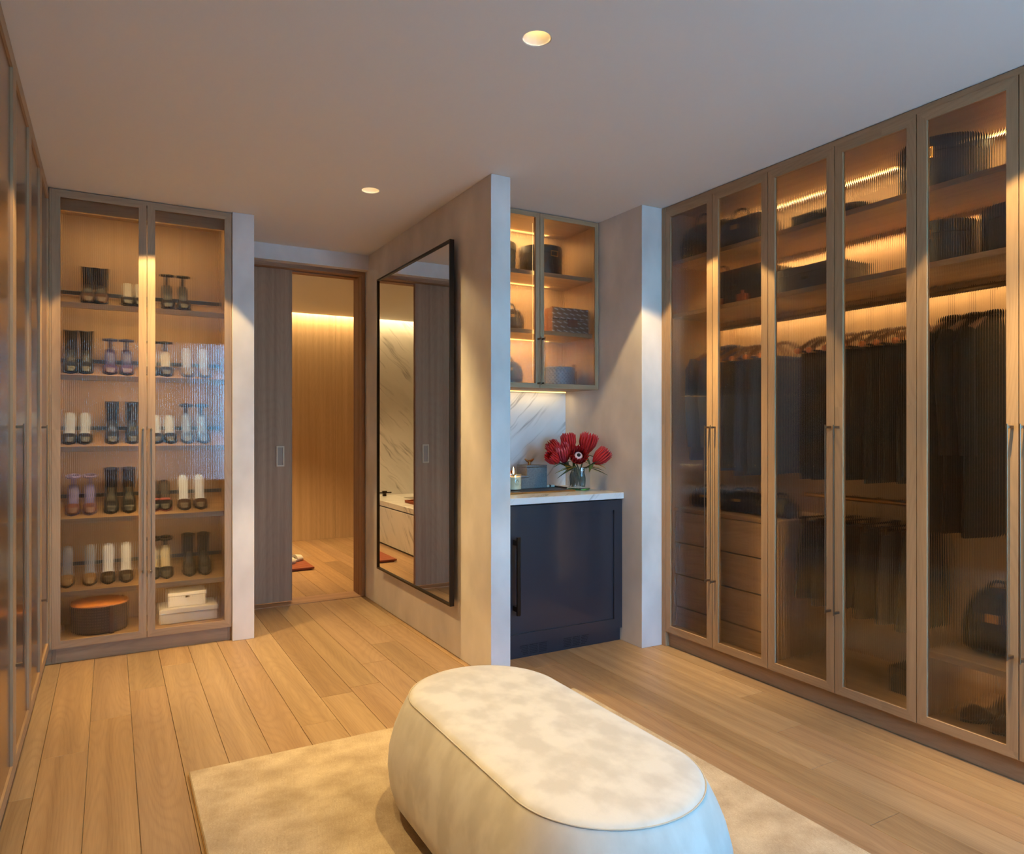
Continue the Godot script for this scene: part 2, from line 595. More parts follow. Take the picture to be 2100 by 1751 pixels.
# ---------------------------------------------------------------- the room
func make_room() -> void:
	# floor: a slab with separate planks laid along z
	var fl := struct("floor", Mb.new().box(Vector3(-1.1, -0.14, -5.71), Vector3(3.75, -0.014, 2.1)), M.wall_plain)
	var wide := 0.165
	var x0 := 0.0855 - wide * 3
	for i in 21:
		var xa := x0 + wide * i
		# the visible end joints step towards the camera from row to row
		var joint := -3.10 - 0.335 * (i - 0)
		if i > 8:
			joint = -1.497 - 0.335 * (i - 16)
		joint += [0.0, 0.01, -0.015, 0.02, -0.01][i % 5] * (1 if i > 4 else 0)
		var cuts := [-5.50]
		var z := joint
		while z > -5.5:
			z -= 2.22
		z += 2.22
		while z < 2.0:
			if z > -5.4:
				cuts.append(z)
			z += 2.22
		cuts.append(2.0)
		for k in cuts.size() - 1:
			var b := Mb.new(Transform3D(), Vector2(-xa + rng.randf() * 0.55, -cuts[k] + rng.randf() * 0.7))
			b.box(Vector3(xa + 0.0008, -0.014, cuts[k] + 0.0006), Vector3(xa + wide - 0.0008, 0.0, cuts[k + 1] - 0.0006), 0.0012, 2)
			obj("plank", b, M["oak_floor_%d" % rng.randi_range(0, 4)], fl)
	var fb := struct("floor", Mb.new().box(Vector3(-1.1, -0.14, -8.75), Vector3(3.75, -0.014, -5.71)), M.wall_plain)
	for i in 15:
		var xa := 0.70 + wide * i
		var cut := -7.9 + 0.4 * (i % 5)
		for p in [[-8.60, cut], [cut, -5.715]]:
			var b := Mb.new(Transform3D(), Vector2(-xa + rng.randf() * 0.55, -p[0] + rng.randf() * 0.7))
			b.box(Vector3(xa + 0.0008, -0.014, p[0] + 0.0006), Vector3(xa + wide - 0.0008, 0.0, p[1] - 0.0006), 0.0012, 2)
			obj("plank", b, M["oak_floor_%d" % rng.randi_range(0, 4)], fb)

	# ceiling with holes for the downlights
	var c := CSGBox3D.new()
	c.name = "ceiling"
	c.size = Vector3(4.85, 0.16, 7.9)
	c.position = Vector3(1.325, H + 0.08, -1.75)
	c.material = M.ceiling_white
	c.set_meta("kind", "structure")
	add_child(c, true)
	for z in [-3.933, -2.114, -0.295]:
		var h := CSGCylinder3D.new()
		h.name = numbered(c, "hole")
		h.radius = 0.0517
		h.height = 0.4
		h.sides = 48
		h.operation = CSGShape3D.OPERATION_SUBTRACTION
		h.material = M.cup_white
		c.add_child(h, true)
		h.position = Vector3(1.297, H, z) - c.position
	struct("ceiling", Mb.new().box(Vector3(-1.1, 2.70, -8.52), Vector3(3.75, 2.86, -5.70)), M.ceiling_white)

	# outer walls
	struct("wall_left", Mb.new().box(Vector3(-1.1, -0.14, -8.75), Vector3(-0.92, 2.86, 2.1)), M.wall_plain)
	struct("wall_right", Mb.new().box(Vector3(3.60, -0.14, -8.75), Vector3(3.78, 2.86, 2.1)), M.wall_plain)
	# the wall behind the camera holds the window, out of view, placed for the cool daylight
	var wx0 := 1.55
	var wx1 := 2.88
	var wy1 := 2.60
	var zb := 1.20
	struct("wall_back", Mb.new().box(Vector3(-0.92, 0, zb), Vector3(wx0, H, zb + 0.18)).box(Vector3(wx1, 0, zb), Vector3(3.60, H, zb + 0.18)).box(Vector3(wx0, wy1, zb), Vector3(wx1, H, zb + 0.18)).box(Vector3(wx0, 0, zb), Vector3(wx1, 0.55, zb + 0.18)), M.plaster)
	var wf := Mb.new()
	wf.frame(wx0, 0.55, wx1, wy1, 0.06, zb + 0.05, zb + 0.12)
	wf.box(Vector3(2.20, 0.61, zb + 0.06), Vector3(2.23, wy1 - 0.06, zb + 0.11))
	var win := struct("window_1", wf, M.bronze)
	obj("pane", Mb.new().box(Vector3(wx0 + 0.06, 0.61, zb + 0.083), Vector3(2.20, wy1 - 0.06, zb + 0.088)), M.clear_glass, win)
	obj("pane", Mb.new().box(Vector3(2.23, 0.61, zb + 0.083), Vector3(wx1 - 0.06, wy1 - 0.06, zb + 0.088)), M.clear_glass, win)

	# the end of the room: pier beside the shoe cabinet, wall with the doorway, partition, niche
	struct("wall_closet", Mb.new().box(Vector3(-0.92, 0, -5.50), Vector3(0.667, H, -5.23)), M.plaster)
	struct("wall_pier", Mb.new().box(Vector3(0.669, 0, -5.50), Vector3(0.80, H, -4.75), 0.002), M.plaster)
	struct("wall_front", Mb.new().box(Vector3(-0.92, 0, -5.71), Vector3(0.80, H, -5.50)).box(Vector3(1.775, 0, -5.71), Vector3(3.60, H, -5.50)).box(Vector3(0.80, 2.583, -5.71), Vector3(1.775, H, -5.50)), M.plaster)
	struct("trim_1", Mb.new().box(Vector3(0.80, 2.583, -5.50), Vector3(1.77, H, -5.42)), M.plaster)
	struct("wall_partition", Mb.new().box(Vector3(1.77, 0, -5.50), Vector3(1.889, H, -3.352), 0.002), M.plaster)
	struct("wall_niche", Mb.new().box(Vector3(1.889, 0, -4.36), Vector3(2.815, H, -4.213)), M.plaster)
	struct("wall_niche_right", Mb.new().box(Vector3(2.815, 0, -4.36), Vector3(3.60, H, -3.366), 0.002), M.plaster)
	# closes the dead space behind the niche
	struct("wall_bath", Mb.new().box(Vector3(-0.92, -0.14, -8.78), Vector3(3.60, 2.86, -8.62)), M.wall_plain)

	# doorway: frame, threshold, sliding leaf with a surface pull whose recess shade is painted
	var g := Mb.new()
	g.box(Vector3(1.738, 0.004, -5.575), Vector3(1.768, 2.553, -5.50), 0.0015, 1)
	g.box(Vector3(1.738, 0.004, -5.71), Vector3(1.768, 2.553, -5.583), 0.0015, 1)
	g.box(Vector3(1.744, 0.004, -5.70), Vector3(1.768, 2.553, -5.51), 0.0, 1)
	g.box(Vector3(0.805, 2.553, -5.575), Vector3(1.768, 2.583, -5.50), 0.0015, 0)
	g.box(Vector3(0.805, 2.553, -5.71), Vector3(1.768, 2.583, -5.628), 0.0015, 0)
	g.box(Vector3(0.805, 2.565, -5.64), Vector3(1.768, 2.583, -5.56), 0.0, 0)
	var fr := struct("trim_2", g, M.walnut_grey)
	obj("threshold", Mb.new(Transform3D(), Vector2(3.1, 0.4)).box(Vector3(0.805, -0.013, -5.712), Vector3(1.768, 0.004, -5.502), 0.002, 0), M.walnut_grey, fr)
	var leaf := Mb.new(Transform3D(), Vector2(0.23, 0.2))
	leaf.box(Vector3(0.806, 0.016, -5.62), Vector3(1.217, 2.556, -5.578), 0.002, 1)
	var d := struct("door_1", leaf, M.walnut_grey)
	var pull := Mb.new()
	pull.frame(1.098, 1.049, 1.156, 1.203, 0.009, -5.5785, -5.566)
	obj("pull", pull, M.satin_nickel, d)
	obj("pull_plate", Mb.new().box(Vector3(1.106, 1.057, -5.5785), Vector3(1.148, 1.195, -5.5765)), M.pull_shade, d)  # flat on the leaf; the darker tone paints the shade of a recess


# ---------------------------------------------------------------- cabinet pieces, in a cabinet's own axes: x along its front, y up, z out of the front
func fluted(b: Mb, x0: float, x1: float, y0: float, y1: float, zf: float, zb: float) -> void:
	# a pane whose front carries shallow hollow flutes about 10 mm wide
	var count := roundi((x1 - x0) / 0.010)
	var p := (x1 - x0) / count
	# hollow in the middle, turning up steeply to the ridges
	var steps := [-1.0, -0.93, -0.86, -0.76, -0.4, 0.0, 0.4, 0.76, 0.86, 0.93, 1.0]
	var tilt := [-0.62, -0.42, -0.18, -0.066, -0.034, 0.0, 0.034, 0.066, 0.18, 0.42, 0.62]
	var rise := [0.0]
	for j in range(1, steps.size()):
		rise.append(rise[j - 1] + (tilt[j] + tilt[j - 1]) * 0.5 * (steps[j] - steps[j - 1]) * p * 0.5)
	for i in count:
		var base := b.v.size()
		for j in steps.size():
			var x: float = x0 + (i + 0.5 + steps[j] * 0.5) * p
			var z: float = zf + rise[j]
			var nn := Vector3(-tilt[j], 0, 1).normalized()
			b.vert(Vector3(x, y0, z), nn, Vector2(x, y0))
			b.vert(Vector3(x, y1, z), nn, Vector2(x, y1))
		for j in steps.size() - 1:
			var a := base + j * 2
			b.ix.append_array(PackedInt32Array([a, a + 1, a + 3, a, a + 3, a + 2]))
	b.q(Vector3(x0, y0, zb), Vector3(x1, y0, zb), Vector3(x1, y1, zb), Vector3(x0, y1, zb), Vector3(0, 0, -1))
	b.q(Vector3(x0, y0, zb), Vector3(x0, y0, zf), Vector3(x0, y1, zf), Vector3(x0, y1, zb), Vector3(-1, 0, 0))
	b.q(Vector3(x1, y0, zb), Vector3(x1, y0, zf), Vector3(x1, y1, zf), Vector3(x1, y1, zb), Vector3(1, 0, 0))
	b.q(Vector3(x0, y0, zb), Vector3(x1, y0, zb), Vector3(x1, y0, zf), Vector3(x0, y0, zf), Vector3(0, -1, 0))
	b.q(Vector3(x0, y1, zb), Vector3(x1, y1, zb), Vector3(x1, y1, zf), Vector3(x0, y1, zf), Vector3(0, 1, 0))


func bar_handle(b: Mb, x: float, y0: float, y1: float, reach := 0.04) -> void:
	# slim square bar on two stubs near its ends
	b.box(Vector3(x - 0.0022, y0 - 0.012, reach - 0.0044), Vector3(x + 0.0022, y1 + 0.012, reach), 0.0008)
	for y in [y0, y1]:
		b.box(Vector3(x - 0.0055, y - 0.0055, 0.0), Vector3(x + 0.0055, y + 0.0055, reach - 0.004), 0.001)


func door(parent: Node3D, xf: Transform3D, x0: float, x1: float, y0: float, y1: float, stile: float, glass: String, handle_x: float, hy0: float, hy1: float) -> void:
	var b := Mb.new(xf, offs())
	b.frame(x0, y0, x1, y1, stile, -0.022, 0.0)
	var d := obj("door", b, M.oak_cabinet, parent)
	var p := Mb.new(xf)
	if glass == "fluted":
		fluted(p, x0 + stile - 0.003, x1 - stile + 0.003, y0 + stile - 0.003, y1 - stile + 0.003, -0.008, -0.014)
		obj("glass", p, M.fluted_glass, d)
	else:
		p.box(Vector3(x0 + stile - 0.003, y0 + stile - 0.003, -0.016), Vector3(x1 - stile + 0.003, y1 - stile + 0.003, -0.008))
		obj("glass", p, M.bronze_glass, d)
	if hy1 > hy0:
		var h := Mb.new(xf)
		bar_handle(h, handle_x, hy0, hy1, 0.04 if glass == "fluted" else 0.026)
		obj("handle", h, M.handle_metal, d)


func led(parent: Node3D, xf: Transform3D, x0: float, x1: float, y: float, z: float, e: float, aim := Vector3(0, -1, 0)) -> void:
	# a slim strip under a shelf: glowing face plus a lamp of the same size in front of it
	var b := Mb.new(xf)
	b.box(Vector3(x0, y, z - 0.004), Vector3(x1, y + 0.006, z + 0.004))
	obj("led_or_fill_strip", b, M.led_glow, parent)
	var mid := xf * Vector3((x0 + x1) / 2, y - 0.004, z)
	strip_light("shelf_or_fill_light", mid, x1 - x0, absf(xf.basis.x.x) > 0.5, e, xf.basis * aim)


func added_fill_upright(parent: Node3D, xf: Transform3D, x: float, y0: float, y1: float, z: float, e: float, aim: Vector3) -> void:  # added fill: hidden upright strips that brighten the cabinet contents
	var b := Mb.new(xf)
	b.box(Vector3(x - 0.004, y0, z), Vector3(x + 0.004, y1, z + 0.006))
	obj("led_or_fill_strip", b, M.led_glow, parent)
	var l := strip_light("shelf_or_fill_light", xf * (Vector3(x, (y0 + y1) / 2, z) + aim * 0.006), y1 - y0, false, e, xf.basis * aim)
	var n := -(xf.basis * aim).normalized()
	l.basis = Basis(Vector3.UP, n.cross(Vector3.UP), n)


func carcass(parent: Node3D, xf: Transform3D, w: float, depth: float, y0: float, side_l: bool, side_r: bool, plinth := true) -> void:
	# sides, back, top, bottom and a set-back plinth; the front of the doors lies at z = 0
	var zf := -0.026
	for s in [[side_l, 0.0], [side_r, w - 0.02]]:
		if s[0]:
			obj("side_panel", Mb.new(xf, offs()).box(Vector3(s[1], 0.0 if plinth else y0, -depth), Vector3(s[1] + 0.02, H - 0.004, zf), 0.001), M.oak_inside, parent)
	obj("back_panel", Mb.new(xf, offs()).box(Vector3(0.02, y0, -depth), Vector3(w - 0.02, H - 0.03, -depth + 0.018)), M.oak_inside, parent)
	obj("top_panel", Mb.new(xf, offs()).box(Vector3(0.0, H - 0.03, -depth), Vector3(w, H - 0.004, -0.004), 0.001, 0), M.oak_cabinet, parent)
	obj("bottom_panel", Mb.new(xf, offs()).box(Vector3(0.02, y0, -depth + 0.018), Vector3(w - 0.02, y0 + 0.03, zf), 0.001, 0), M.oak_inside, parent)
	if plinth:
		obj("plinth", Mb.new(xf, offs()).box(Vector3(0.0, 0.0, -0.05), Vector3(w, y0, -0.03), 0.001, 0), M.oak_cabinet, parent)


func make_shoe_cabinet() -> void:
	var x0 := -0.288
	var w := 0.667 - x0
	var o := thing("shoe_cabinet", "tall oak shoe cabinet with two fluted glass doors at the end of the room", "cabinet", Vector3(x0, 0, -4.765))
	var xf := Transform3D(Basis(), o.position)
	carcass(o, xf, w, 0.46, 0.09, true, true)
	var mid := w / 2 + 0.002
	door(o, xf, 0.0, mid - 0.002, 0.09, 2.694, 0.042, "fluted", mid - 0.022, 0.487, 1.331)
	door(o, xf, mid + 0.002, w, 0.09, 2.694, 0.042, "fluted", mid + 0.022, 0.487, 1.331)
	obj("filler", Mb.new(xf, offs()).box(Vector3(-0.0115, 0.09, -0.02), Vector3(-0.0005, 2.694, -0.001), 0.0005), M.oak_cabinet, o)
	obj("plinth", Mb.new(xf, offs()).box(Vector3(-0.045, 0.0, -0.05), Vector3(-0.0005, 0.09, -0.03), 0.0005, 0), M.oak_cabinet, o)
	# bulkhead at the top hides the first strip
	obj("bulkhead", Mb.new(xf, offs()).box(Vector3(0.02, 2.595, -0.075), Vector3(w - 0.02, 2.67, -0.055), 0.001, 0), M.oak_cabinet, o)
	led(o, xf, 0.03, w - 0.03, 2.60, -0.09, 0.35, Vector3(0, -1, -0.35))
	added_fill_upright(o, xf, mid - 0.02, 0.16, 2.56, -0.030, 0.10, Vector3(-0.75, 0, -0.66))  # added fill on both sides, hidden by the meeting stiles
	added_fill_upright(o, xf, mid + 0.02, 0.16, 2.56, -0.030, 0.10, Vector3(0.75, 0, -0.66))
	for k in 5:
		var y: float = [2.034, 1.617, 1.203, 0.787, 0.370][k]
		# tilted shelf, lip at the front, metal stop and wooden ledge at the back
		var tilt := deg_to_rad(16.0)
		var sx := xf * Transform3D(Basis(Vector3.RIGHT, tilt), Vector3(0, y + 0.026, -0.05))
		obj("shelf", Mb.new(sx, offs()).box(Vector3(0.022, -0.018, -0.34), Vector3(w - 0.022, 0.0, 0.0), 0.001, 0), M.oak_inside, o)
		obj("shelf_lip", Mb.new(xf, offs()).box(Vector3(0.022, y, -0.05), Vector3(w - 0.022, y + 0.032, -0.034), 0.001, 0), M.oak_cabinet, o)
		obj("heel_rail", Mb.new(sx).box(Vector3(0.022, 0.012, -0.325), Vector3(w - 0.022, 0.036, -0.319), 0.001, 0), M.rail_grey, o)
		led(o, xf, 0.03, w - 0.03, y + 0.004, -0.062, [0.35, 0.30, 0.2, 0.10, 0.12][k], Vector3(0, -1, -0.5))


func make_wardrobe_right() -> void:
	# one long run without dividers; local x runs from the niche towards the window
	var z0 := -3.365
	var w := 1.195 - z0
	var o := thing("wardrobe", "long oak wardrobe with fluted glass doors filling the right wall", "wardrobe", Vector3(2.97, 0, z0))
	var xf := Transform3D(Basis(Vector3(0, 0, 1), Vector3.UP, Vector3(-1, 0, 0)), o.position)
	carcass(o, xf, w, 0.60, 0.09, false, true)
	obj("side_panel", Mb.new(xf, offs()).box(Vector3(0, 0, -0.60), Vector3(0.034, H - 0.004, 0.0), 0.001), M.oak_cabinet, o)
	# doors: far edge, near edge
	var x := 0.037
	for k in 11:
		var wd := 0.385 if k % 2 == 0 else 0.387
		if x + wd > w:
			break
		var hx := x + wd - 0.020 if k % 2 == 0 else x + 0.020
		door(o, xf, x, x + wd, 0.092, 2.669, 0.041, "fluted", hx, 0.477, 1.345)
		x += wd + 0.004
	obj("filler", Mb.new(xf, offs()).box(Vector3(x, 0.092, -0.02), Vector3(w, 2.669, 0.0), 0.001), M.oak_cabinet, o)
	for y in [2.34, 2.017]:
		obj("shelf", Mb.new(xf, offs()).box(Vector3(0.035, y, -0.582), Vector3(w - 0.021, y + 0.025, -0.05), 0.001, 0), M.oak_inside, o)
	# strips: at the top, under both shelves, in lengths of one door pair
	for k in 3:
		var a := 0.05 + 0.79 * k
		led(o, xf, a, a + 0.76, 2.648, -0.47, 0.30, Vector3(0, -1, -0.2))
		led(o, xf, a, a + 0.76, 2.331, -0.535, 0.5, Vector3(0, -1, -0.5))
		led(o, xf, a, a + 0.76, 2.008, -0.52, 0.38, Vector3(0, -1, -0.5))
	for y in [2.34, 2.017]:
		obj("shelf_batten", Mb.new(xf, offs()).box(Vector3(0.035, y - 0.024, -0.49), Vector3(w - 0.021, y, -0.478), 0.001, 0), M.oak_inside, o)
	# hanging rails
	obj("hanging_rail", Mb.new(xf).tube([Vector3(0.2, 1.948, -0.30), Vector3(2.6, 1.948, -0.30)], 0.0125, 16), M.handle_metal, o)
	obj("hanging_rail", Mb.new(xf).tube([Vector3(0.812, 0.984, -0.30), Vector3(1.60, 0.984, -0.30)], 0.0125, 16), M.brass, o)
	for bx in [0.2, 1.2, 2.5]:
		obj("rail_bracket", Mb.new(xf).box(Vector3(bx, 1.955, -0.305), Vector3(bx + 0.006, 2.017, -0.295)), M.handle_metal, o)
	# chest of four drawers behind the first two doors
	obj("chest_top", Mb.new(xf, offs()).box(Vector3(0.036, 0.830, -0.582), Vector3(0.812, 0.850, -0.075), 0.001, 0), M.oak_inside, o)
	obj("chest_side", Mb.new(xf, offs()).box(Vector3(0.790, 0.12, -0.582), Vector3(0.810, 0.830, -0.08), 0.001), M.oak_inside, o)
	var ys := [0.122, 0.243, 0.4415, 0.6375, 0.830]
	for k in 4:
		obj("drawer", Mb.new(xf, offs()).box(Vector3(0.04, ys[k] + 0.003, -0.40), Vector3(0.788, ys[k + 1] - 0.004, -0.08), 0.0015, 0), M.oak_inside, o)
	# added fill strips behind the stiles light the fronts of what hangs and stands inside
	for sx in [0.803, 1.585, 2.367]:
		added_fill_upright(o, xf, sx, 0.16, 2.58, -0.036, 0.17, Vector3(-0.75, 0, -0.66))
	# low bench behind the fifth door
	obj("bench_shelf", Mb.new(xf, offs()).box(Vector3(1.61, 0.370, -0.582), Vector3(2.40, 0.396, -0.05), 0.001, 0), M.oak_inside, o)
	obj("bench_side", Mb.new(xf, offs()).box(Vector3(1.60, 0.12, -0.582), Vector3(1.62, 0.396, -0.05), 0.001), M.oak_inside, o)
	led(o, xf, 1.66, 2.36, 0.361, -0.45, 0.08, Vector3(0, -1, -0.3))


func make_wardrobe_left() -> void:
	# local x runs from the window towards the shoe cabinet
	var edges := [1.19, -0.225, -1.38, -2.535, -3.69, -4.764]
	for k in range(4, -1, -1):
		var za: float = edges[k]
		var zb: float = edges[k + 1]
		if k < 2:
			za = [1.19, -0.225][k]
		var w := za - zb
		var o := thing("wardrobe", ["oak wardrobe with bronze glass doors in the left run, beside the window wall", "oak wardrobe with bronze glass doors in the left run, second from the window wall", "oak wardrobe with bronze glass doors in the left run, level with the ottoman", "second wardrobe from the shoe cabinet in the left run, bronze glass doors", "wardrobe touching the shoe cabinet in the left run, bronze glass doors"][k], "wardrobe", Vector3(-0.30, 0, za), "wardrobes with bronze glass doors along the left wall")
		var xf := Transform3D(Basis(Vector3(0, 0, -1), Vector3.UP, Vector3(1, 0, 0)), o.position)
		carcass(o, xf, w, 0.60, 0.09, true, true)
		var m := w / 2
		door(o, xf, 0.002, m - 0.002, 0.092, 2.669, 0.05, "bronze", 0, 0, 0)
		door(o, xf, m + 0.002, w - 0.002, 0.092, 2.669, 0.05, "bronze", m + 0.03, 0.477, 1.345)


func make_niche() -> void:
	# wall cabinet with two doors over the counter
	var x0 := 1.891
	var w := 2.809 - x0
	var o := thing("wall_cabinet", "oak wall cabinet with fluted glass doors over the marble counter", "cabinet", Vector3(x0, 1.594, -3.80))
	var xf := Transform3D(Basis(), Vector3(x0, 0, -3.80))
	var y0 := 1.594
	carcass(o, xf, w, 0.41, y0, true, true, false)
	var mid := 2.354 - x0
	door(o, xf, 0.0, mid - 0.002, y0, 2.694, 0.029, "fluted", mid - 0.014, 1.622, 1.900)
	door(o, xf, mid + 0.002, w, y0, 2.694, 0.029, "fluted", mid + 0.014, 1.622, 1.900)
	for y in [2.310, 1.938]:
		obj("shelf", Mb.new(xf, offs()).box(Vector3(0.021, y, -0.39), Vector3(w - 0.021, y + 0.026, -0.04), 0.001, 0), M.oak_inside, o)
	for y in [2.655, 2.301, 1.929]:
		led(o, xf, 0.06, w - 0.20, y, -0.31, 0.8, Vector3(0, -1, -0.3))
	added_fill_upright(o, xf, mid + 0.006, 1.64, 2.64, -0.034, 0.10, Vector3(0.75, 0, -0.66))  # added fill pair behind the centre stiles
	added_fill_upright(o, xf, mid - 0.010, 1.64, 2.64, -0.034, 0.08, Vector3(-0.75, 0, -0.66))
	# strip below the cabinet lights the splashback
	led(o, xf, 0.03, w - 0.04, 1.586, -0.33, 0.08, Vector3(0, -1, -0.2))
	# marble
	tag(obj("splashback", Mb.new().box(Vector3(1.890, 0.936, -4.2125), Vector3(2.814, 1.593, -4.198)), M.marble), "grey veined marble splashback behind the counter under the wall cabinet", "splashback")
	tag(obj("countertop", Mb.new().box(Vector3(1.890, 0.898, -4.197), Vector3(2.814, 0.936, -3.54), 0.002), M.marble), "white veined marble countertop above the dark fridge", "countertop")
	# built-in drinks fridge
	var f := thing("fridge", "dark blue grey built-in fridge with panelled door under the marble counter", "fridge", Vector3(2.352, 0, -3.58))
	obj("body", Mb.new().box(Vector3(1.895, 0.08, -4.19), Vector3(2.810, 0.895, -3.602)), M.navy_lacquer, f)
	var dm := Mb.new()
	dm.frame(1.893, 0.083, 2.812, 0.889, 0.062, -3.60, -3.555)
	var fd := obj("door", dm, M.navy_lacquer, f)
	obj("panel", Mb.new().box(Vector3(1.953, 0.143, -3.60), Vector3(2.752, 0.829, -3.566)), M.navy_lacquer, fd)
	var hm := Mb.new()
	hm.box(Vector3(2.022, 0.265, -3.523), Vector3(2.046, 0.715, -3.507), 0.003)
	hm.box(Vector3(2.024, 0.285, -3.566), Vector3(2.044, 0.315, -3.52), 0.002)
	hm.box(Vector3(2.024, 0.665, -3.566), Vector3(2.044, 0.695, -3.52), 0.002)
	obj("handle", hm, M.bronze, fd)
	# kick plate with a grille of small holes in six blocks
	var kp := obj("kick_plate", Mb.new().box(Vector3(1.892, 0.0, -3.62), Vector3(2.812, 0.079, -3.578), 0.001), M.navy_lacquer, f)
	var holes := Mb.new()
	for blk in [[2.082, 0], [2.147, 1], [2.212, 1], [2.387, 1], [2.452, 1], [2.517, 2]]:
		for r in 6:
			for cidx in 7:
				var gx: float = blk[0] + cidx * 0.0078 + (0.0039 if r % 2 else 0.0)
				var cut := maxi(0, r - 3) * 2
				if blk[1] == 0 and cidx < [0, 0, 1, 1, 2, 3][5 - r]:
					continue
				if blk[1] == 2 and cidx > 6 - [0, 0, 1, 1, 2, 3][5 - r]:
					continue
				var gy := 0.018 + r * 0.0098
				var pts := []
				for s in 6:
					pts.append(Vector2(gx + cos(TAU * s / 6) * 0.0031, gy + sin(TAU * s / 6) * 0.0031))
				holes.prism(pts, -3.579, -3.5774)
	obj("grille", holes, M.black_hole, kp).set_meta("kind", "stuff")


func make_mirror() -> void:
	var o := thing("mirror", "tall dark framed mirror hung on the plaster partition", "mirror", Vector3(1.77, 0.28, -4.4))
	var xf := Transform3D(Basis(Vector3(0, 0, 1), Vector3.UP, Vector3(-1, 0, 0)), Vector3(1.735, 0, -5.052))
	var w := 5.052 - 3.752
	var b := Mb.new(xf)
	b.frame(0.0, 0.306, w, 2.436, 0.012, 0.0, 0.023)
	b.box(Vector3(0.0, 0.306, -0.004), Vector3(w, 2.436, 0.0))
	obj("frame", b, M.bronze, o)
	obj("glass", Mb.new(xf).box(Vector3(0.011, 0.317, 0.001), Vector3(w - 0.011, 2.425, 0.013)), M.mirror_glass, o)
	obj("wall_mount", Mb.new(xf).box(Vector3(0.15, 0.5, -0.0345), Vector3(w - 0.15, 2.2, -0.004)), M.bronze, o)


func make_bath() -> void:
	# wood and marble lining of the far wall, washed from a slot in the ceiling
	var bw := struct("wall_panelling", Mb.new().box(Vector3(1.18, 0.0, -8.62), Vector3(3.60, 2.86, -8.612)), M.wall_plain)
	for i in 4:
		var xa := 1.18 + 0.605 * i
		obj("panel", Mb.new(Transform3D(), Vector2(0.27 * i, 0.0)).box(Vector3(xa + 0.0006, 0.0, -8.612), Vector3(xa + 0.6044, 2.86, -8.60), 0.0008), M.wood_panel, bw)
	struct("wall_marble", Mb.new().box(Vector3(-0.92, 0, -8.62), Vector3(1.179, 2.86, -8.60)), M.marble)
	strip_light("cove_light", Vector3(1.3, 2.79, -8.545), 4.2, true, 4.5, Vector3(0, -1, -0.25), Color(1, 0.86, 0.6))
	obj("cove_strip", Mb.new().box(Vector3(-0.8, 2.795, -8.55), Vector3(3.4, 2.803, -8.53)), M.led_glow).set_meta("kind", "structure")
	struct("ceiling", Mb.new().box(Vector3(-0.92, 2.84, -8.62), Vector3(3.6, 2.86, -8.52)), M.ceiling_white)
	spot("unseen_bath_lamp", Vector3(1.75, 2.66, -7.05), 10.0, 44.0, 1.0, Color(1, 0.84, 0.58))  # unseen lamps without fittings, lighting the bath floor and deck
	spot("unseen_bath_lamp", Vector3(0.4, 2.66, -7.4), 4.5, 50.0, 1.0, Color(1, 0.84, 0.58))
	# marble bath deck on the left, seen in the mirror
	var t := thing("bathtub", "marble clad bathtub along the left of the bathroom, seen in the mirror", "bathtub", Vector3(0.2, 0, -7.2))
	var deck := Mb.new()
	deck.box(Vector3(0.34, 0.44, -8.598), Vector3(0.70, 0.50, -5.73), 0.003)
	deck.box(Vector3(-0.90, 0.44, -8.598), Vector3(-0.45, 0.50, -5.73), 0.003)
	deck.box(Vector3(-0.45, 0.44, -8.598), Vector3(0.34, 0.50, -8.2), 0.003)
	deck.box(Vector3(-0.45, 0.44, -6.3), Vector3(0.34, 0.50, -5.73), 0.003)
	obj("deck", deck, M.marble, t)
	obj("apron", Mb.new().box(Vector3(0.64, 0.012, -8.598), Vector3(0.698, 0.428, -5.73), 0.002), M.marble, t)
	obj("basin", Mb.new().box(Vector3(-0.46, 0.02, -8.21), Vector3(0.35, 0.06, -6.29)).box(Vector3(-0.46, 0.06, -8.21), Vector3(-0.44, 0.44, -6.29)).box(Vector3(0.33, 0.06, -8.21), Vector3(0.35, 0.44, -6.29)).box(Vector3(-0.44, 0.06, -8.21), Vector3(0.33, 0.44, -8.19)).box(Vector3(-0.44, 0.06, -6.31), Vector3(0.33, 0.44, -6.29)), M.cup_white, t)
	obj("tap", Mb.new().box(Vector3(0.47, 0.50, -8.44), Vector3(0.51, 0.535, -8.40), 0.003).box(Vector3(0.40, 0.535, -8.43), Vector3(0.56, 0.550, -8.41), 0.003).box(Vector3(0.46, 0.55, -8.435), Vector3(0.52, 0.566, -8.405), 0.003), M.bronze, t)


# ---------------------------------------------------------------- rug and ottoman
func stadium(cx: float, cz: float, straight: float, r: float, y: float, m := 72) -> PackedVector3Array:
	var p := PackedVector3Array()
	for i in m:
		var a := TAU * (i + 0.5) / m
		p.append(Vector3(cx + r * sin(a), y, cz + r * cos(a) + (straight if cos(a) > 0.0 else -straight)))
	return p


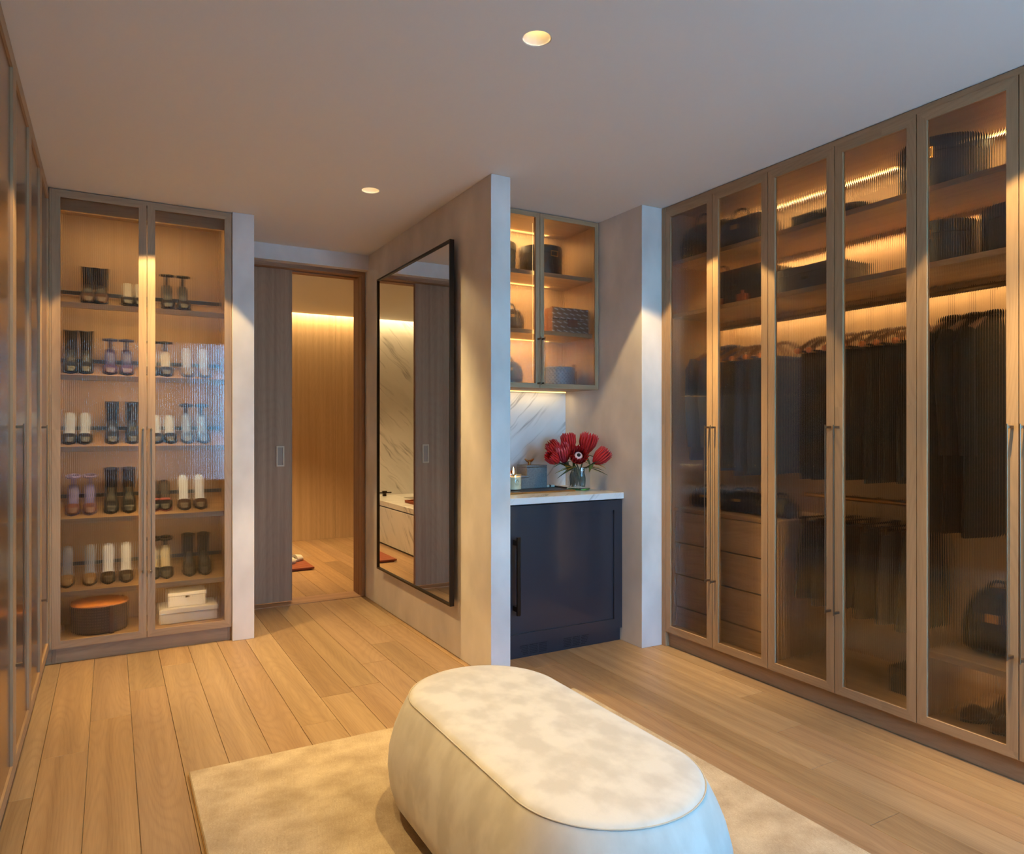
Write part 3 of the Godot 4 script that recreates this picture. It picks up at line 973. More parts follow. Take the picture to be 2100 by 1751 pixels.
func make_seating() -> void:
	var rug := thing("rug", "cream short pile rug under the ottoman", "rug", Vector3(1.16, 0, -1.7))
	obj("pile", Mb.new().box(Vector3(0.262, 0.004, -2.985), Vector3(2.056, 0.021, -0.45), 0.004), M.rug_pile, rug)
	obj("backing", Mb.new().box(Vector3(0.260, 0.0, -2.987), Vector3(2.058, 0.009, -0.448), 0.001), M.rug_edge, rug)
	var cx := 1.150
	var cz := -1.875
	var hw := 0.270
	var st := 0.605 - hw
	var o := thing("ottoman", "large pill shaped cream velvet ottoman on the rug", "ottoman", Vector3(cx, 0.021, cz))
	var rings := []
	for p in [[0.040, 0.012], [0.050, 0.030], [0.080, 0.050], [0.13, 0.066], [0.19, 0.073], [0.25, 0.068], [0.31, 0.052], [0.355, 0.033], [0.39, 0.015], [0.408, 0.004], [0.413, 0.000]]:
		rings.append(stadium(cx, cz, st, hw + p[1], p[0]))
	obj("side_cover", Mb.new().loft(rings, true, false), M.velvet, o)
	rings = []
	for p in [[0.411, 0.0], [0.418, -0.004], [0.424, -0.016], [0.430, -0.05], [0.434, -0.11], [0.436, -0.19], [0.437, -0.262]]:
		rings.append(stadium(cx, cz, st, hw + p[1], p[0]))
	obj("seat_top", Mb.new().loft(rings, false, true), M.velvet, o)
	var seam := []
	for p in stadium(cx, cz, st, hw + 0.001, 0.4135):
		seam.append(p)
	seam.append(seam[0])
	obj("seam_tube", Mb.new().tube(seam, 0.0022, 6, false), M.velvet_seam, o)  # thin tube marks the seam crease; the cover has no piping
	obj("plinth", Mb.new().loft([stadium(cx, cz, st, hw - 0.02, 0.0215), stadium(cx, cz, st, hw - 0.02, 0.041)]), M.black_hole, o)


# ---------------------------------------------------------------- shoes
func curve(keys: Array, s: float) -> float:
	for i in keys.size() - 1:
		if s <= keys[i + 1][0]:
			var f: float = (s - keys[i][0]) / (keys[i + 1][0] - keys[i][0])
			f = f * f * (3.0 - 2.0 * f)
			return lerpf(keys[i][1], keys[i + 1][1], f)
	return keys[-1][1]


func shoe_ring(s: float, heel: float, boot: bool) -> PackedVector3Array:
	var yb := curve([[0.0, heel], [0.12, heel], [0.62, 0.004], [0.9, 0.003], [1.0, 0.010]], s)
	var top := curve([[0.0, 0.052], [0.1, 0.058], [0.42, 0.026], [0.56, 0.026], [0.70, 0.046], [0.86, 0.036], [1.0, 0.008]], s)
	if boot:
		top = curve([[0.0, 0.060], [0.35, 0.075], [0.5, 0.075], [0.70, 0.05], [0.86, 0.038], [1.0, 0.008]], s)
	var w := curve([[0.0, 0.012], [0.06, 0.026], [0.2, 0.030], [0.42, 0.027], [0.66, 0.040], [0.82, 0.037], [0.95, 0.022], [1.0, 0.006]], s)
	var p := PackedVector3Array()
	for j in 14:
		var a := TAU * j / 14
		p.append(Vector3(w * signf(cos(a)) * pow(absf(cos(a)), 0.75), yb + top * (0.5 + 0.5 * signf(sin(a)) * pow(absf(sin(a)), 0.75)), lerpf(-0.115, 0.125, s)))
	return p


func make_shoe(kind: String, heel: float, upper: Color, toe: Color, trim: Color) -> Node3D:
	var o := thing("shoe", "", "shoe")
	var boot := kind == "boot"
	var um := mk("shoe_upper_%s" % upper.to_html(), upper, 0.45)
	var tm := mk("shoe_toe_%s" % toe.to_html(), toe, 0.35)
	var rm := mk("shoe_trim_%s" % trim.to_html(), trim, 0.4)
	var rings := []
	for i in 13:
		rings.append(shoe_ring(0.70 * i / 12, heel, boot))
	own("upper", Mb.new().loft(rings), um, o)
	rings = []
	for i in 8:
		rings.append(shoe_ring(0.69 + 0.31 * i / 7, heel, boot))
	own("toe_cap", Mb.new().loft(rings), tm, o)
	rings = []
	for i in 7:
		var s := 0.56 + 0.44 * i / 6
		var r := shoe_ring(s, heel, boot)
		for j in r.size():
			r[j] = Vector3(r[j].x * 1.06, 0.004 if r[j].y > curve([[0.56, 0.02], [1.0, 0.012]], s) else -0.001, r[j].z)
		rings.append(r)
	own("sole", Mb.new().loft(rings), rm, o)
	var hr := 0.020 if boot or kind == "block" else 0.007
	own("heel", Mb.new().lathe([Vector2(0.0, 0.0), Vector2(hr, 0.0), Vector2(hr * 1.05, heel * 0.5), Vector2(0.022, heel + 0.008), Vector2(0.0, heel + 0.008)], 12, Vector3(0, 0, -0.097)), rm, o)
	if boot:
		var sh := []
		for p in [[heel + 0.03, 0.033, -0.075], [heel + 0.08, 0.034, -0.073], [heel + 0.13, 0.037, -0.075], [heel + 0.165, 0.039, -0.076]]:
			var r := PackedVector3Array()
			for j in 16:
				var a := TAU * j / 16
				r.append(Vector3(sin(a) * p[1], p[0] - (0.012 if cos(a) < -0.3 and p[0] > heel + 0.15 else 0.0), p[2] + cos(a) * p[1] * 1.25))
			sh.append(r)
		own("shaft", Mb.new().loft(sh), um, o)
	elif kind == "strap":
		var ring := []
		for j in 17:
			var a := TAU * j / 16
			ring.append(Vector3(sin(a) * 0.034, heel + 0.115 + 0.006 * cos(a), -0.075 + cos(a) * 0.040))
		own("ankle_strap", Mb.new().tube(ring, 0.0085, 8, false), rm, o)
		own("heel_tab", Mb.new().box(Vector3(-0.012, heel + 0.045, -0.117), Vector3(0.012, heel + 0.12, -0.110), 0.002), rm, o)
	elif kind == "bow":
		own("bow", Mb.new().box(Vector3(-0.03, 0.047, 0.035), Vector3(0.03, 0.058, 0.062), 0.004), rm, o)
	return o


func make_shoes() -> void:
	var tilt := deg_to_rad(16.0)
	# shelf from the top, x of the left and of the right shoe, kind, heel, upper, toe, trim, label
	var black := Color(0.05, 0.05, 0.07)
	var white := Color(0.66, 0.69, 0.76)
	var sets := [
		[0, [-0.116, -0.046], "boot", 0.03, Color(0.07, 0.07, 0.12), Color(0.32, 0.2, 0.14), black, "%s dark ankle boot with brown toe on the top shoe shelf"],
		[0, [0.093, 0.160], "pump", 0.06, Color(0.6, 0.57, 0.55), Color(0.08, 0.06, 0.06), Color(0.12, 0.08, 0.05), "%s pale pump with black toe on the top shoe shelf"],
		[0, [0.313, 0.407], "strap", 0.07, Color(0.06, 0.07, 0.12), Color(0.05, 0.05, 0.08), black, "%s navy ankle strap heel on the top shoe shelf"],
		[1, [-0.205, -0.125], "boot", 0.06, black, Color(0.06, 0.07, 0.09), black, "%s black ankle boot at the far left of the second shoe shelf"],
		[1, [0.0, 0.088], "strap", 0.06, Color(0.18, 0.19, 0.42), Color(0.30, 0.20, 0.38), Color(0.10, 0.16, 0.34), "%s violet blue strapped heel on the second shoe shelf"],
		[1, [0.225, 0.305], "strap", 0.06, Color(0.75, 0.72, 0.66), Color(0.14, 0.12, 0.14), black, "%s beige heel with black ankle strap on the second shoe shelf"],
		[1, [0.427, 0.527], "pump", 0.09, Color(0.62, 0.64, 0.72), Color(0.5, 0.44, 0.38), Color(0.3, 0.28, 0.3), "%s silver grey pump at the right of the second shoe shelf"],
		[2, [-0.21, -0.131], "pump", 0.08, white, Color(0.10, 0.09, 0.11), Color(0.08, 0.08, 0.1), "%s white pump with black toe on the third shoe shelf"],
		[2, [0.01, 0.118], "boot", 0.05, Color(0.06, 0.13, 0.25), Color(0.05, 0.1, 0.2), Color(0.04, 0.07, 0.14), "%s deep blue ankle boot on the third shoe shelf"],
		[2, [0.248, 0.327], "pump", 0.07, white, Color(0.12, 0.10, 0.10), Color(0.08, 0.07, 0.08), "%s white and brown pump right of the meeting stiles on the third shoe shelf"],
		[2, [0.427, 0.518], "strap", 0.08, Color(0.45, 0.52, 0.66), Color(0.32, 0.38, 0.5), Color(0.12, 0.17, 0.28), "%s steel blue ankle strap sandal at the right of the third shoe shelf"],
		[3, [-0.193, -0.106], "strap", 0.06, Color(0.42, 0.40, 0.62), Color(0.42, 0.26, 0.26), Color(0.5, 0.45, 0.62), "%s lilac heel with plum toe on the fourth shoe shelf"],
		[3, [0.005, 0.100], "boot", 0.06, black, Color(0.04, 0.04, 0.05), black, "%s black ankle boot on the fourth shoe shelf"],
		[3, [0.235, 0.300], "bow", 0.07, Color(0.14, 0.10, 0.13), Color(0.08, 0.07, 0.08), Color(0.60, 0.32, 0.30), "%s dark pump with rose bow on the fourth shoe shelf"],
		[3, [0.407, 0.501], "pump", 0.10, Color(0.86, 0.89, 0.94), Color(0.26, 0.17, 0.12), Color(0.2, 0.14, 0.1), "%s white pump with brown pointed toe on the fourth shoe shelf"],
		[4, [-0.222, -0.106], "pump", 0.11, Color(0.52, 0.54, 0.62), Color(0.55, 0.42, 0.28), Color(0.35, 0.3, 0.26), "%s grey stiletto with gold toe on the lowest shoe shelf"],
		[4, [-0.01, 0.085], "pump", 0.11, Color(0.82, 0.84, 0.90), Color(0.20, 0.14, 0.08), Color(0.08, 0.07, 0.07), "%s white stiletto with dark brown toe on the lowest shoe shelf"],
		[4, [0.235, 0.305], "strap", 0.07, Color(0.74, 0.68, 0.56), Color(0.13, 0.10, 0.08), Color(0.10, 0.09, 0.08), "%s sand heel with dark ankle strap on the lowest shoe shelf"],
		[4, [0.436, 0.527], "boot", 0.04, Color(0.12, 0.095, 0.085), Color(0.14, 0.10, 0.08), Color(0.08, 0.06, 0.06), "%s brown ankle boot at the right of the lowest shoe shelf"],
	]
	for s in sets:
		var y: float = [2.034, 1.617, 1.203, 0.787, 0.370][s[0]]
		var along := 0.175
		var at := Vector3(0, y + 0.026 + along * sin(tilt) + 0.001, -4.815 - along * cos(tilt))
		var group: String = ["shoes on the top shoe shelf", "shoes on the second shoe shelf", "shoes on the third shoe shelf", "shoes on the fourth shoe shelf", "shoes on the lowest shoe shelf"][s[0]]
		var a := make_shoe(s[2], s[3], s[4], s[5], s[6])
		a.rotation.x = tilt
		a.position = at + Vector3(s[1][0], 0, 0)
		a.set_meta("label", s[7] % "left")
		a.set_meta("group", group)
		dup(a, "shoe", s[7] % "right", at + Vector3(s[1][1], 0, 0), group)
	# on the floor of the cabinet: a woven drum and two white boxes
	var drum := thing("basket", "dark woven drum basket with tan lid on the floor of the shoe cabinet", "basket", Vector3(-0.055, 0.122, -4.99))
	var dm := mk("woven_brown", Color(0.23, 0.17, 0.15), 0.8)
	var wv := noise(91)
	var weave := picture(128, 128, func(x: float, y: float) -> Color:
		var k := (0.5 + 0.5 * sin(x * TAU * 12.0)) * (0.5 + 0.5 * sin(y * TAU * 10.0 + (PI if int(x * 24.0) % 2 else 0.0)))
		return Color(0.16, 0.115, 0.10).lerp(Color(0.36, 0.28, 0.26), clampf(k + 0.3 * wv.get_noise_2d(x * 30, y * 30), 0, 1)))
	dm.albedo_color = Color(1, 1, 1)
	dm.albedo_texture = weave
	dm.uv1_scale = Vector3(6, 6, 1)
	own("body", Mb.new().lathe([Vector2(0, 0), Vector2(0.140, 0), Vector2(0.150, 0.008), Vector2(0.152, 0.158), Vector2(0.148, 0.162), Vector2(0.0, 0.162)], 40), dm, drum)
	own("lid", Mb.new().lathe([Vector2(0.150, 0.158), Vector2(0.155, 0.163), Vector2(0.153, 0.170), Vector2(0.12, 0.174), Vector2(0.0, 0.176)], 40), mk("tan_leather", Color(0.62, 0.38, 0.19), 0.5), drum)
	own("strap", Mb.new().box(Vector3(0.05, 0.0, 0.140), Vector3(0.075, 0.165, 0.150), 0.003), mk("brown_leather", Color(0.26, 0.14, 0.10), 0.5), drum)
	var wb := mk("box_white", Color(0.80, 0.79, 0.80), 0.6)
	var b1 := thing("box", "larger white lidded box on the floor of the shoe cabinet", "box", Vector3(0.433, 0.122, -5.0))
	own("body", Mb.new().box(Vector3(-0.165, 0, -0.11), Vector3(0.165, 0.062, 0.11), 0.002), wb, b1)
	own("lid", Mb.new().box(Vector3(-0.169, 0.062, -0.114), Vector3(0.169, 0.092, 0.114), 0.003), wb, b1)
	var b2 := thing("box", "smaller white box stacked on the larger white box in the shoe cabinet", "box", Vector3(0.425, 0.2145, -5.01))
	own("body", Mb.new().box(Vector3(-0.108, 0, -0.08), Vector3(0.108, 0.07, 0.08), 0.002), wb, b2)
	own("lid", Mb.new().box(Vector3(-0.112, 0.066, -0.084), Vector3(0.112, 0.090, 0.084), 0.003), wb, b2)
	own("clasp", Mb.new().box(Vector3(-0.012, 0.055, 0.083), Vector3(0.012, 0.066, 0.087), 0.001), M.bronze, b2)


# ---------------------------------------------------------------- bags, boxes and clothes
func hatbox(label: String, at: Vector3, r: float, h: float, col: Color, lid_col: Color, buckle_turn: float, group := "") -> Node3D:
	var o := thing("hat_box", label, "hat box", at, group)
	own("body", Mb.new().lathe([Vector2(0, 0), Vector2(r * 0.97, 0), Vector2(r * 0.98, 0.006), Vector2(r * 0.98, h * 0.74), Vector2(0, h * 0.74)], 44), mk("hat_%s" % col.to_html(), col, 0.5), o)
	own("lid", Mb.new().lathe([Vector2(r * 0.985, h * 0.72), Vector2(r, h * 0.73), Vector2(r, h * 0.96), Vector2(r * 0.97, h), Vector2(0, h * 1.01)], 44), mk("hat_%s" % lid_col.to_html(), lid_col, 0.45), o)
	var x := Transform3D(Basis(Vector3.UP, buckle_turn), Vector3.ZERO)
	var b := Mb.new(x)
	b.frame(-0.028, h * 0.60, 0.028, h * 0.80, 0.005, r * 0.995, r * 1.03)
	own("buckle", b, M.brass, o)
	var s := Mb.new(x)
	s.box(Vector3(-0.018, h * 0.3, r * 0.975), Vector3(0.018, h * 0.97, r * 1.015), 0.002)
	own("strap", s, mk("hat_%s" % lid_col.to_html(), lid_col, 0.45), o)
	return o


func dome_bag(label: String, at: Vector3, turn: float, long: float, deep: float, high: float, col: Color, group := "") -> Node3D:
	# soft holdall: rounded top, two loop handles, zip and tag
	var o := thing("handbag", label, "handbag", at, group)
	o.rotation.y = turn
	var m := mk("bag_%s" % col.to_html(), col, 0.42)
	var rings := []
	for i in 9:
		var f := i / 8.0
		var x := lerpf(-long / 2, long / 2, f)
		var e := pow(clampf(1.0 - pow(absf(f * 2.0 - 1.0), 4.0), 0.0, 1.0), 0.5)
		var p := PackedVector3Array()
		for j in 20:
			var a := TAU * j / 20
			# ring runs about +x: y to z
			var cy := signf(cos(a)) * pow(absf(cos(a)), 0.6)
			var cz := signf(sin(a)) * pow(absf(sin(a)), 0.7)
			p.append(Vector3(x, high * 0.5 + cy * high * 0.5 * (0.78 + 0.22 * e) - high * 0.11 * (1.0 - e), cz * deep * 0.5 * (0.8 + 0.2 * e) * (1.0 - 0.25 * maxf(cy, 0.0))))
		rings.append(p)
	for p in rings:
		for j in p.size():
			p[j] = Vector3(p[j].x, maxf(p[j].y, 0.0), p[j].z)
	own("body", Mb.new().loft(rings), m, o)
	for s in [-1, 1]:
		var path := []
		for j in 13:
			var a := PI * j / 12
			path.append(Vector3(cos(a) * long * 0.22, high * 0.86 + sin(a) * high * 0.30, s * deep * 0.28))
		own("strap", Mb.new().tube(path, 0.007, 8), mk("bag_trim_%s" % col.to_html(), col.darkened(0.3), 0.4), o)
	own("zip", Mb.new().box(Vector3(-long * 0.36, high * 0.985, -0.004), Vector3(long * 0.36, high * 1.003, 0.004), 0.001), M.brass, o)
	own("clasp", Mb.new().box(Vector3(-0.025, high * 0.55, deep * 0.47), Vector3(0.025, high * 0.68, deep * 0.505), 0.002), M.brass, o)
	return o


func lidded_box(label: String, at: Vector3, size: Vector3, col: Color, group := "") -> Node3D:
	var o := thing("box", label, "box", at, group)
	var m := mk("box_%s" % col.to_html(), col, 0.6)
	own("body", Mb.new().box(Vector3(-size.x / 2, 0, -size.z / 2), Vector3(size.x / 2, size.y * 0.7, size.z / 2), 0.002), m, o)
	own("lid", Mb.new().box(Vector3(-size.x / 2 - 0.003, size.y * 0.69, -size.z / 2 - 0.003), Vector3(size.x / 2 + 0.003, size.y, size.z / 2 + 0.003), 0.003), m, o)
	own("pull", Mb.new().box(Vector3(-size.x / 2 - 0.008, size.y * 0.42, -0.02), Vector3(-size.x / 2 + 0.001, size.y * 0.55, 0.02), 0.002), M.bronze, o)
	return o


func make_hanger() -> Node3D:
	# local: the rail runs along z through the origin, the hanger spreads along x
	var o := thing("hanger", "", "hanger")
	var arm := []
	var rad := []
	for i in 13:
		var f := i / 6.0 - 1.0
		arm.append(Vector3(f * 0.205, -0.215 + 0.085 * (1.0 - pow(absf(f), 1.4)), 0))
		rad.append(0.010 + 0.004 * absf(f))
	own("arms", Mb.new().tube(arm, rad, 8), mk("hanger_wood", Color(0.42, 0.27, 0.17), 0.4), o)
	var hook := [Vector3(0, -0.135, 0), Vector3(0, -0.06, 0)]
	for j in 10:
		var a := -PI / 2 + PI * 1.25 * j / 9
		hook.append(Vector3(cos(a) * 0.019, 0.0 - 0.002 + sin(a) * 0.019, 0))
	own("hook", Mb.new().tube(hook, 0.0022, 6), M.steel, o)
	own("bar", Mb.new().tube([Vector3(-0.20, -0.222, 0), Vector3(0.20, -0.222, 0)], 0.004, 8), M.brass, o)
	for s in [-1, 1]:
		own("tip", Mb.new().lathe([Vector2(0, -0.016), Vector2(0.011, -0.012), Vector2(0.016, 0), Vector2(0.011, 0.012), Vector2(0, 0.016)], 14, Vector3(s * 0.209, -0.214, 0)), mk("copper", Color(0.78, 0.50, 0.34), 0.3, 0.8), o)
	return o


func make_clip_hanger() -> Node3D:
	var o := thing("hanger", "", "hanger")
	var hook := [Vector3(0, -0.105, 0), Vector3(0, -0.05, 0)]
	for j in 10:
		var a := -PI / 2 + PI * 1.25 * j / 9
		hook.append(Vector3(cos(a) * 0.019, -0.002 + sin(a) * 0.019, 0))
	own("hook", Mb.new().tube(hook, 0.0022, 6), M.steel, o)
	own("bar", Mb.new().tube([Vector3(-0.17, -0.108, 0), Vector3(0.17, -0.108, 0)], 0.005, 8), M.bronze, o)
	for s in [-1, 1]:
		own("clip", Mb.new().box(Vector3(s * 0.13 - 0.012, -0.142, -0.014), Vector3(s * 0.13 + 0.012, -0.100, 0.014), 0.003), M.bronze, o)
	return o


func make_garment(called: String, cat: String, long: float, thick: float, col: Color, sleeves: bool, stiff: float) -> Node3D:
	var o := thing(called, "", cat)
	var m := mk("cloth_%s" % col.to_html(), col, 0.9)
	m.rim_enabled = true
	m.rim = 0.3
	var rings := []
	var shape := [[-long, 0.19, 1.0], [-long + 0.01, 0.195, 1.1], [-long * 0.6, 0.185, 1.0], [-0.24, 0.165, 0.8], [-0.15, 0.15, 0.45], [-0.128, 0.148, 0.4]]
	if sleeves:
		shape = [[-long, 0.225, 1.0], [-long + 0.01, 0.23, 1.1], [-long * 0.75, 0.215, 1.1], [-long * 0.55, 0.205, 1.15], [-0.36, 0.215, 1.25], [-0.26, 0.22, 1.1], [-0.215, 0.20, 0.8], [-0.17, 0.13, 0.7], [-0.14, 0.07, 0.7], [-0.125, 0.05, 0.6]]
	for p in shape:
		var r := PackedVector3Array()
		for j in 28:
			var a := TAU * j / 28
			var fold := 1.0 + stiff * 0.25 * sin(a * 5.0 + p[0] * 3.0) * clampf((-p[0] - 0.25) * 2.0, 0.0, 1.0)
			r.append(Vector3(sin(a) * p[1], p[0], cos(a) * thick * p[2] * fold))
		rings.append(r)
	own("body", Mb.new().loft(rings), m, o)
	if sleeves:
		for s in [-1, 1]:
			own("sleeve", Mb.new().tube([Vector3(s * 0.195, -0.20, 0), Vector3(s * 0.222, -0.26, 0.004), Vector3(s * 0.235, -0.45, 0.012), Vector3(s * 0.230, -0.66, 0.02), Vector3(s * 0.228, -0.72, 0.02)], [0.026, 0.036, 0.036, 0.031, 0.030], 12), m, o)
		var col_path := []
		for j in 15:
			var a := TAU * j / 14
			col_path.append(Vector3(sin(a) * 0.062, -0.128 + 0.012 * cos(a), cos(a) * thick * 0.9))
		own("collar", Mb.new().tube(col_path, 0.011, 8, false), m, o)
	return o


func make_draped(called: String, cat: String, long: float, thick: float, col: Color) -> Node3D:
	# trousers folded over the bar of a hanger, two layers and a soft fold
	var o := thing(called, "", cat)
	var m := mk("cloth_%s" % col.to_html(), col, 0.9)
	m.rim_enabled = true
	m.rim = 0.3
	for s in [-1, 1]:
		var rings := []
		for p in [[-long + (0.03 if s > 0 else 0.0), 0.172, 1.0], [-long * 0.8, 0.176, 1.15], [-long * 0.6, 0.172, 1.0], [-0.36, 0.168, 0.9], [-0.26, 0.165, 0.8], [-0.225, 0.164, 0.7]]:
			var r := PackedVector3Array()
			for j in 26:
				var a := TAU * j / 26
				var ca := signf(cos(a)) * pow(absf(cos(a)), 0.5)
				r.append(Vector3(signf(sin(a)) * pow(absf(sin(a)), 0.6) * p[1] * (1.0 - 0.01 * s), p[0], s * thick * 0.52 + ca * thick * 0.5 * p[2] + 0.004 * sin(p[0] * 9.0 + s)))
			rings.append(r)
		own("leg", Mb.new().loft(rings), m, o)
	var arch := []
	for q in 7:
		var a := PI * q / 6
		var r := PackedVector3Array()
		for c in [[-0.164, 0.0], [0.164, 0.0], [0.164, 0.55], [-0.164, 0.55]]:
			var rad: float = thick * (1.0 - c[1])
			r.append(Vector3(c[0], -0.225 + sin(a) * rad, -cos(a) * rad))
		arch.append(r)
	own("fold", Mb.new().loft(arch), m, o)
	return o


func make_wardrobe_contents() -> void:
	var rail := Vector3(3.27, 1.948, 0)
	var hang := make_hanger()
	var first := true
	var clip: Node3D = null
	# z on the rail, garment: name, category, length, thickness, colour, sleeves, label, hanger label
	var near_black := Color(0.045, 0.045, 0.055)
	var navy := Color(0.05, 0.07, 0.13)
	var rows := [
		[rail, "hangers on the upper wardrobe rail", [
			[-3.19, "blouse", "blouse", 0.80, 0.030, Color(0.16, 0.27, 0.42), true, "slate blue blouse at the far end of the upper rail by the niche"],
			[-3.08, "jacket", "jacket", 0.86, 0.032, Color(0.12, 0.22, 0.38), true, "navy jacket second from the niche end of the upper rail"],
			[-2.98, "trousers", "trousers", 0.84, 0.026, Color(0.15, 0.13, 0.13), true, "dark brown trousers third from the niche end of the upper rail"],
			[-2.88, "trousers", "trousers", 0.88, 0.032, Color(0.11, 0.20, 0.36), true, "deep navy trousers above the chest of drawers, fourth from the niche"],
			[-2.78, "trousers", "trousers", 0.86, 0.032, Color(0.10, 0.18, 0.32), true, "blue black trousers above the chest of drawers, fifth from the niche"],
			[-2.68, "trousers", "trousers", 0.86, 0.030, Color(0.09, 0.16, 0.29), true, "ink blue trousers above the near end of the chest of drawers"],
			[-2.44, "trousers", "trousers", 0.87, 0.030, Color(0.075, 0.06, 0.055), true, "brown black trousers at the left behind the third fluted door"],
			[-2.37, "trousers", "trousers", 0.87, 0.026, near_black, true, "black trousers second from the left behind the third fluted door"],
			[-2.28, "trousers", "trousers", 0.85, 0.030, Color(0.05, 0.055, 0.08), true, "charcoal trousers right of centre behind the third fluted door"],
			[-2.18, "trousers", "trousers", 0.86, 0.030, Color(0.04, 0.045, 0.065), true, "black blue trousers behind the meeting stiles of the third and fourth doors"],
			[-2.08, "trousers", "trousers", 0.87, 0.028, near_black, true, "black trousers with copper tipped hanger at the left of the fourth door"],
			[-2.01, "trousers", "trousers", 0.86, 0.026, Color(0.05, 0.05, 0.07), true, "soot grey trousers in the middle behind the fourth fluted door"],
			[-1.92, "trousers", "trousers", 0.86, 0.028, Color(0.045, 0.05, 0.07), true, "dark grey trousers at the right behind the fourth fluted door"],
			[-1.79, "coat", "coat", 1.06, 0.036, near_black, true, "long black coat at the left behind the fifth fluted door"],
			[-1.70, "coat", "coat", 1.05, 0.034, Color(0.06, 0.045, 0.04), true, "long dark brown coat beside the black coat behind the fifth door"],
			[-1.62, "coat", "coat", 1.06, 0.034, Color(0.05, 0.05, 0.055), true, "long charcoal coat nearest the camera behind the fifth door"],
		]],
		[Vector3(3.27, 0.984, 0), "hangers on the lower wardrobe rail", [
			[-2.46, "skirt", "skirt", 0.52, 0.040, Color(0.06, 0.06, 0.065), false, "charcoal skirt at the far end of the lower rail"],
			[-2.36, "skirt", "skirt", 0.54, 0.038, near_black, false, "black skirt second from the far end of the lower rail"],
			[-2.26, "skirt", "skirt", 0.53, 0.038, Color(0.07, 0.06, 0.06), false, "brown black skirt at the right behind the third door, on the lower rail"],
			[-2.13, "skirt", "skirt", 0.55, 0.040, Color(0.05, 0.05, 0.06), false, "dark grey skirt at the left behind the fourth door, on the lower rail"],
			[-2.02, "skirt", "skirt", 0.55, 0.040, Color(0.10, 0.11, 0.16), false, "blue grey skirt in the middle behind the fourth door, on the lower rail"],
			[-1.92, "skirt", "skirt", 0.56, 0.040, near_black, false, "black skirt at the near end of the lower rail"],
		]],
	]
	for row in rows:
		for g in row[2]:
			var at: Vector3 = row[0] + Vector3(0, 0, g[0])
			var label: String = ("hanger carrying the " if g[6] else "clip hanger of the ") + g[7]
			if label.split(" ").size() > 16:
				label = "hanger of the " + g[7]
			if label.split(" ").size() > 16:
				label = "hanger of " + g[7]
			if not g[6]:
				if clip == null:
					clip = make_clip_hanger()
					clip.position = at
					clip.set_meta("label", label)
					clip.set_meta("group", row[1])
				else:
					dup(clip, "hanger", label, at, row[1])
			elif first:
				hang.position = at
				hang.set_meta("label", label)
				hang.set_meta("group", row[1])
				first = false
			else:
				dup(hang, "hanger", label, at, row[1])
			var c := make_draped(g[1], g[2], g[3], g[4] * 0.6, g[5]) if g[1] == "trousers" else make_garment(g[1], g[2], g[3], g[4], g[5], g[6], 1.0)
			c.position = at
			c.set_meta("label", g[7])
			c.set_meta("group", "clothes on the upper rail" if row[0].y > 1.5 else "clothes on the lower rail")

	# top shelf
	dome_bag("navy domed holdall at the niche end of the top wardrobe shelf", Vector3(3.26, 2.366, -3.21), PI / 2 + 0.1, 0.30, 0.34, 0.245, Color(0.05, 0.055, 0.09), "bags on the top wardrobe shelf")
	dome_bag("black holdall with loop handles, behind the second door on the top wardrobe shelf", Vector3(3.22, 2.366, -2.90), -PI / 2, 0.31, 0.24, 0.20, Color(0.07, 0.06, 0.06), "bags on the top wardrobe shelf")
	lidded_box("flat black box on the top shelf behind the third door, lower of two", Vector3(3.25, 2.366, -2.42), Vector3(0.24, 0.038, 0.26), Color(0.07, 0.06, 0.055))
	lidded_box("flat black box on the top shelf behind the third door, upper of two", Vector3(3.25, 2.405, -2.41), Vector3(0.23, 0.048, 0.25), Color(0.06, 0.055, 0.05))
	var hat := thing("hat", "black felt hat with low crown on the top wardrobe shelf", "hat", Vector3(3.20, 2.366, -2.22))
	own("brim", Mb.new().lathe([Vector2(0.0, 0.0), Vector2(0.135, 0.004), Vector2(0.138, 0.009), Vector2(0.08, 0.008)], 36), mk("felt_black", Color(0.05, 0.045, 0.045), 0.9), hat)
	own("crown", Mb.new().lathe([Vector2(0.082, 0.006), Vector2(0.080, 0.05), Vector2(0.066, 0.075), Vector2(0.0, 0.072)], 36), M.felt_black, hat)
	own("band", Mb.new().lathe([Vector2(0.084, 0.008), Vector2(0.0838, 0.026), Vector2(0.080, 0.026)], 36), mk("ribbon_brown", Color(0.22, 0.13, 0.08), 0.6), hat)
	hatbox("large round brown hat box with dark lid on the top wardrobe shelf", Vector3(3.26, 2.366, -1.82), 0.18, 0.235, Color(0.10, 0.075, 0.07), Color(0.06, 0.05, 0.05), -PI / 2 + 0.15)
	# second shelf
	var tote := lidded_box("blue black case on the second shelf behind the second door", Vector3(3.24, 2.0425, -2.90), Vector3(0.28, 0.205, 0.40), Color(0.05, 0.065, 0.10))
	var lp := []
	for j in 11:
		var a := PI * j / 10
		lp.append(Vector3(-0.1, 0.2 + sin(a) * 0.05, -0.13 + cos(a) * 0.055))
	own("grip", Mb.new().tube(lp, 0.006, 8), M.bronze, tote)
	for z in [-2.985, -2.80]:
		var k := thing("wooden_block", "%s small wooden block before the blue black case on the second shelf" % ("far" if z < -2.9 else "near"), "block", Vector3(3.06, 2.0425, z), "wooden blocks on the second wardrobe shelf")
		own("body", Mb.new().box(Vector3(-0.018, 0, -0.03), Vector3(0.018, 0.045, 0.03), 0.003), M.teak, k)
		own("peg", Mb.new().lathe([Vector2(0, 0.045), Vector2(0.010, 0.045), Vector2(0.010, 0.065), Vector2(0, 0.067)], 12), M.teak, k)
	lidded_box("wide grey linen box on the second shelf behind the third door", Vector3(3.20, 2.0425, -2.40), Vector3(0.26, 0.125, 0.36), Color(0.30, 0.29, 0.30))
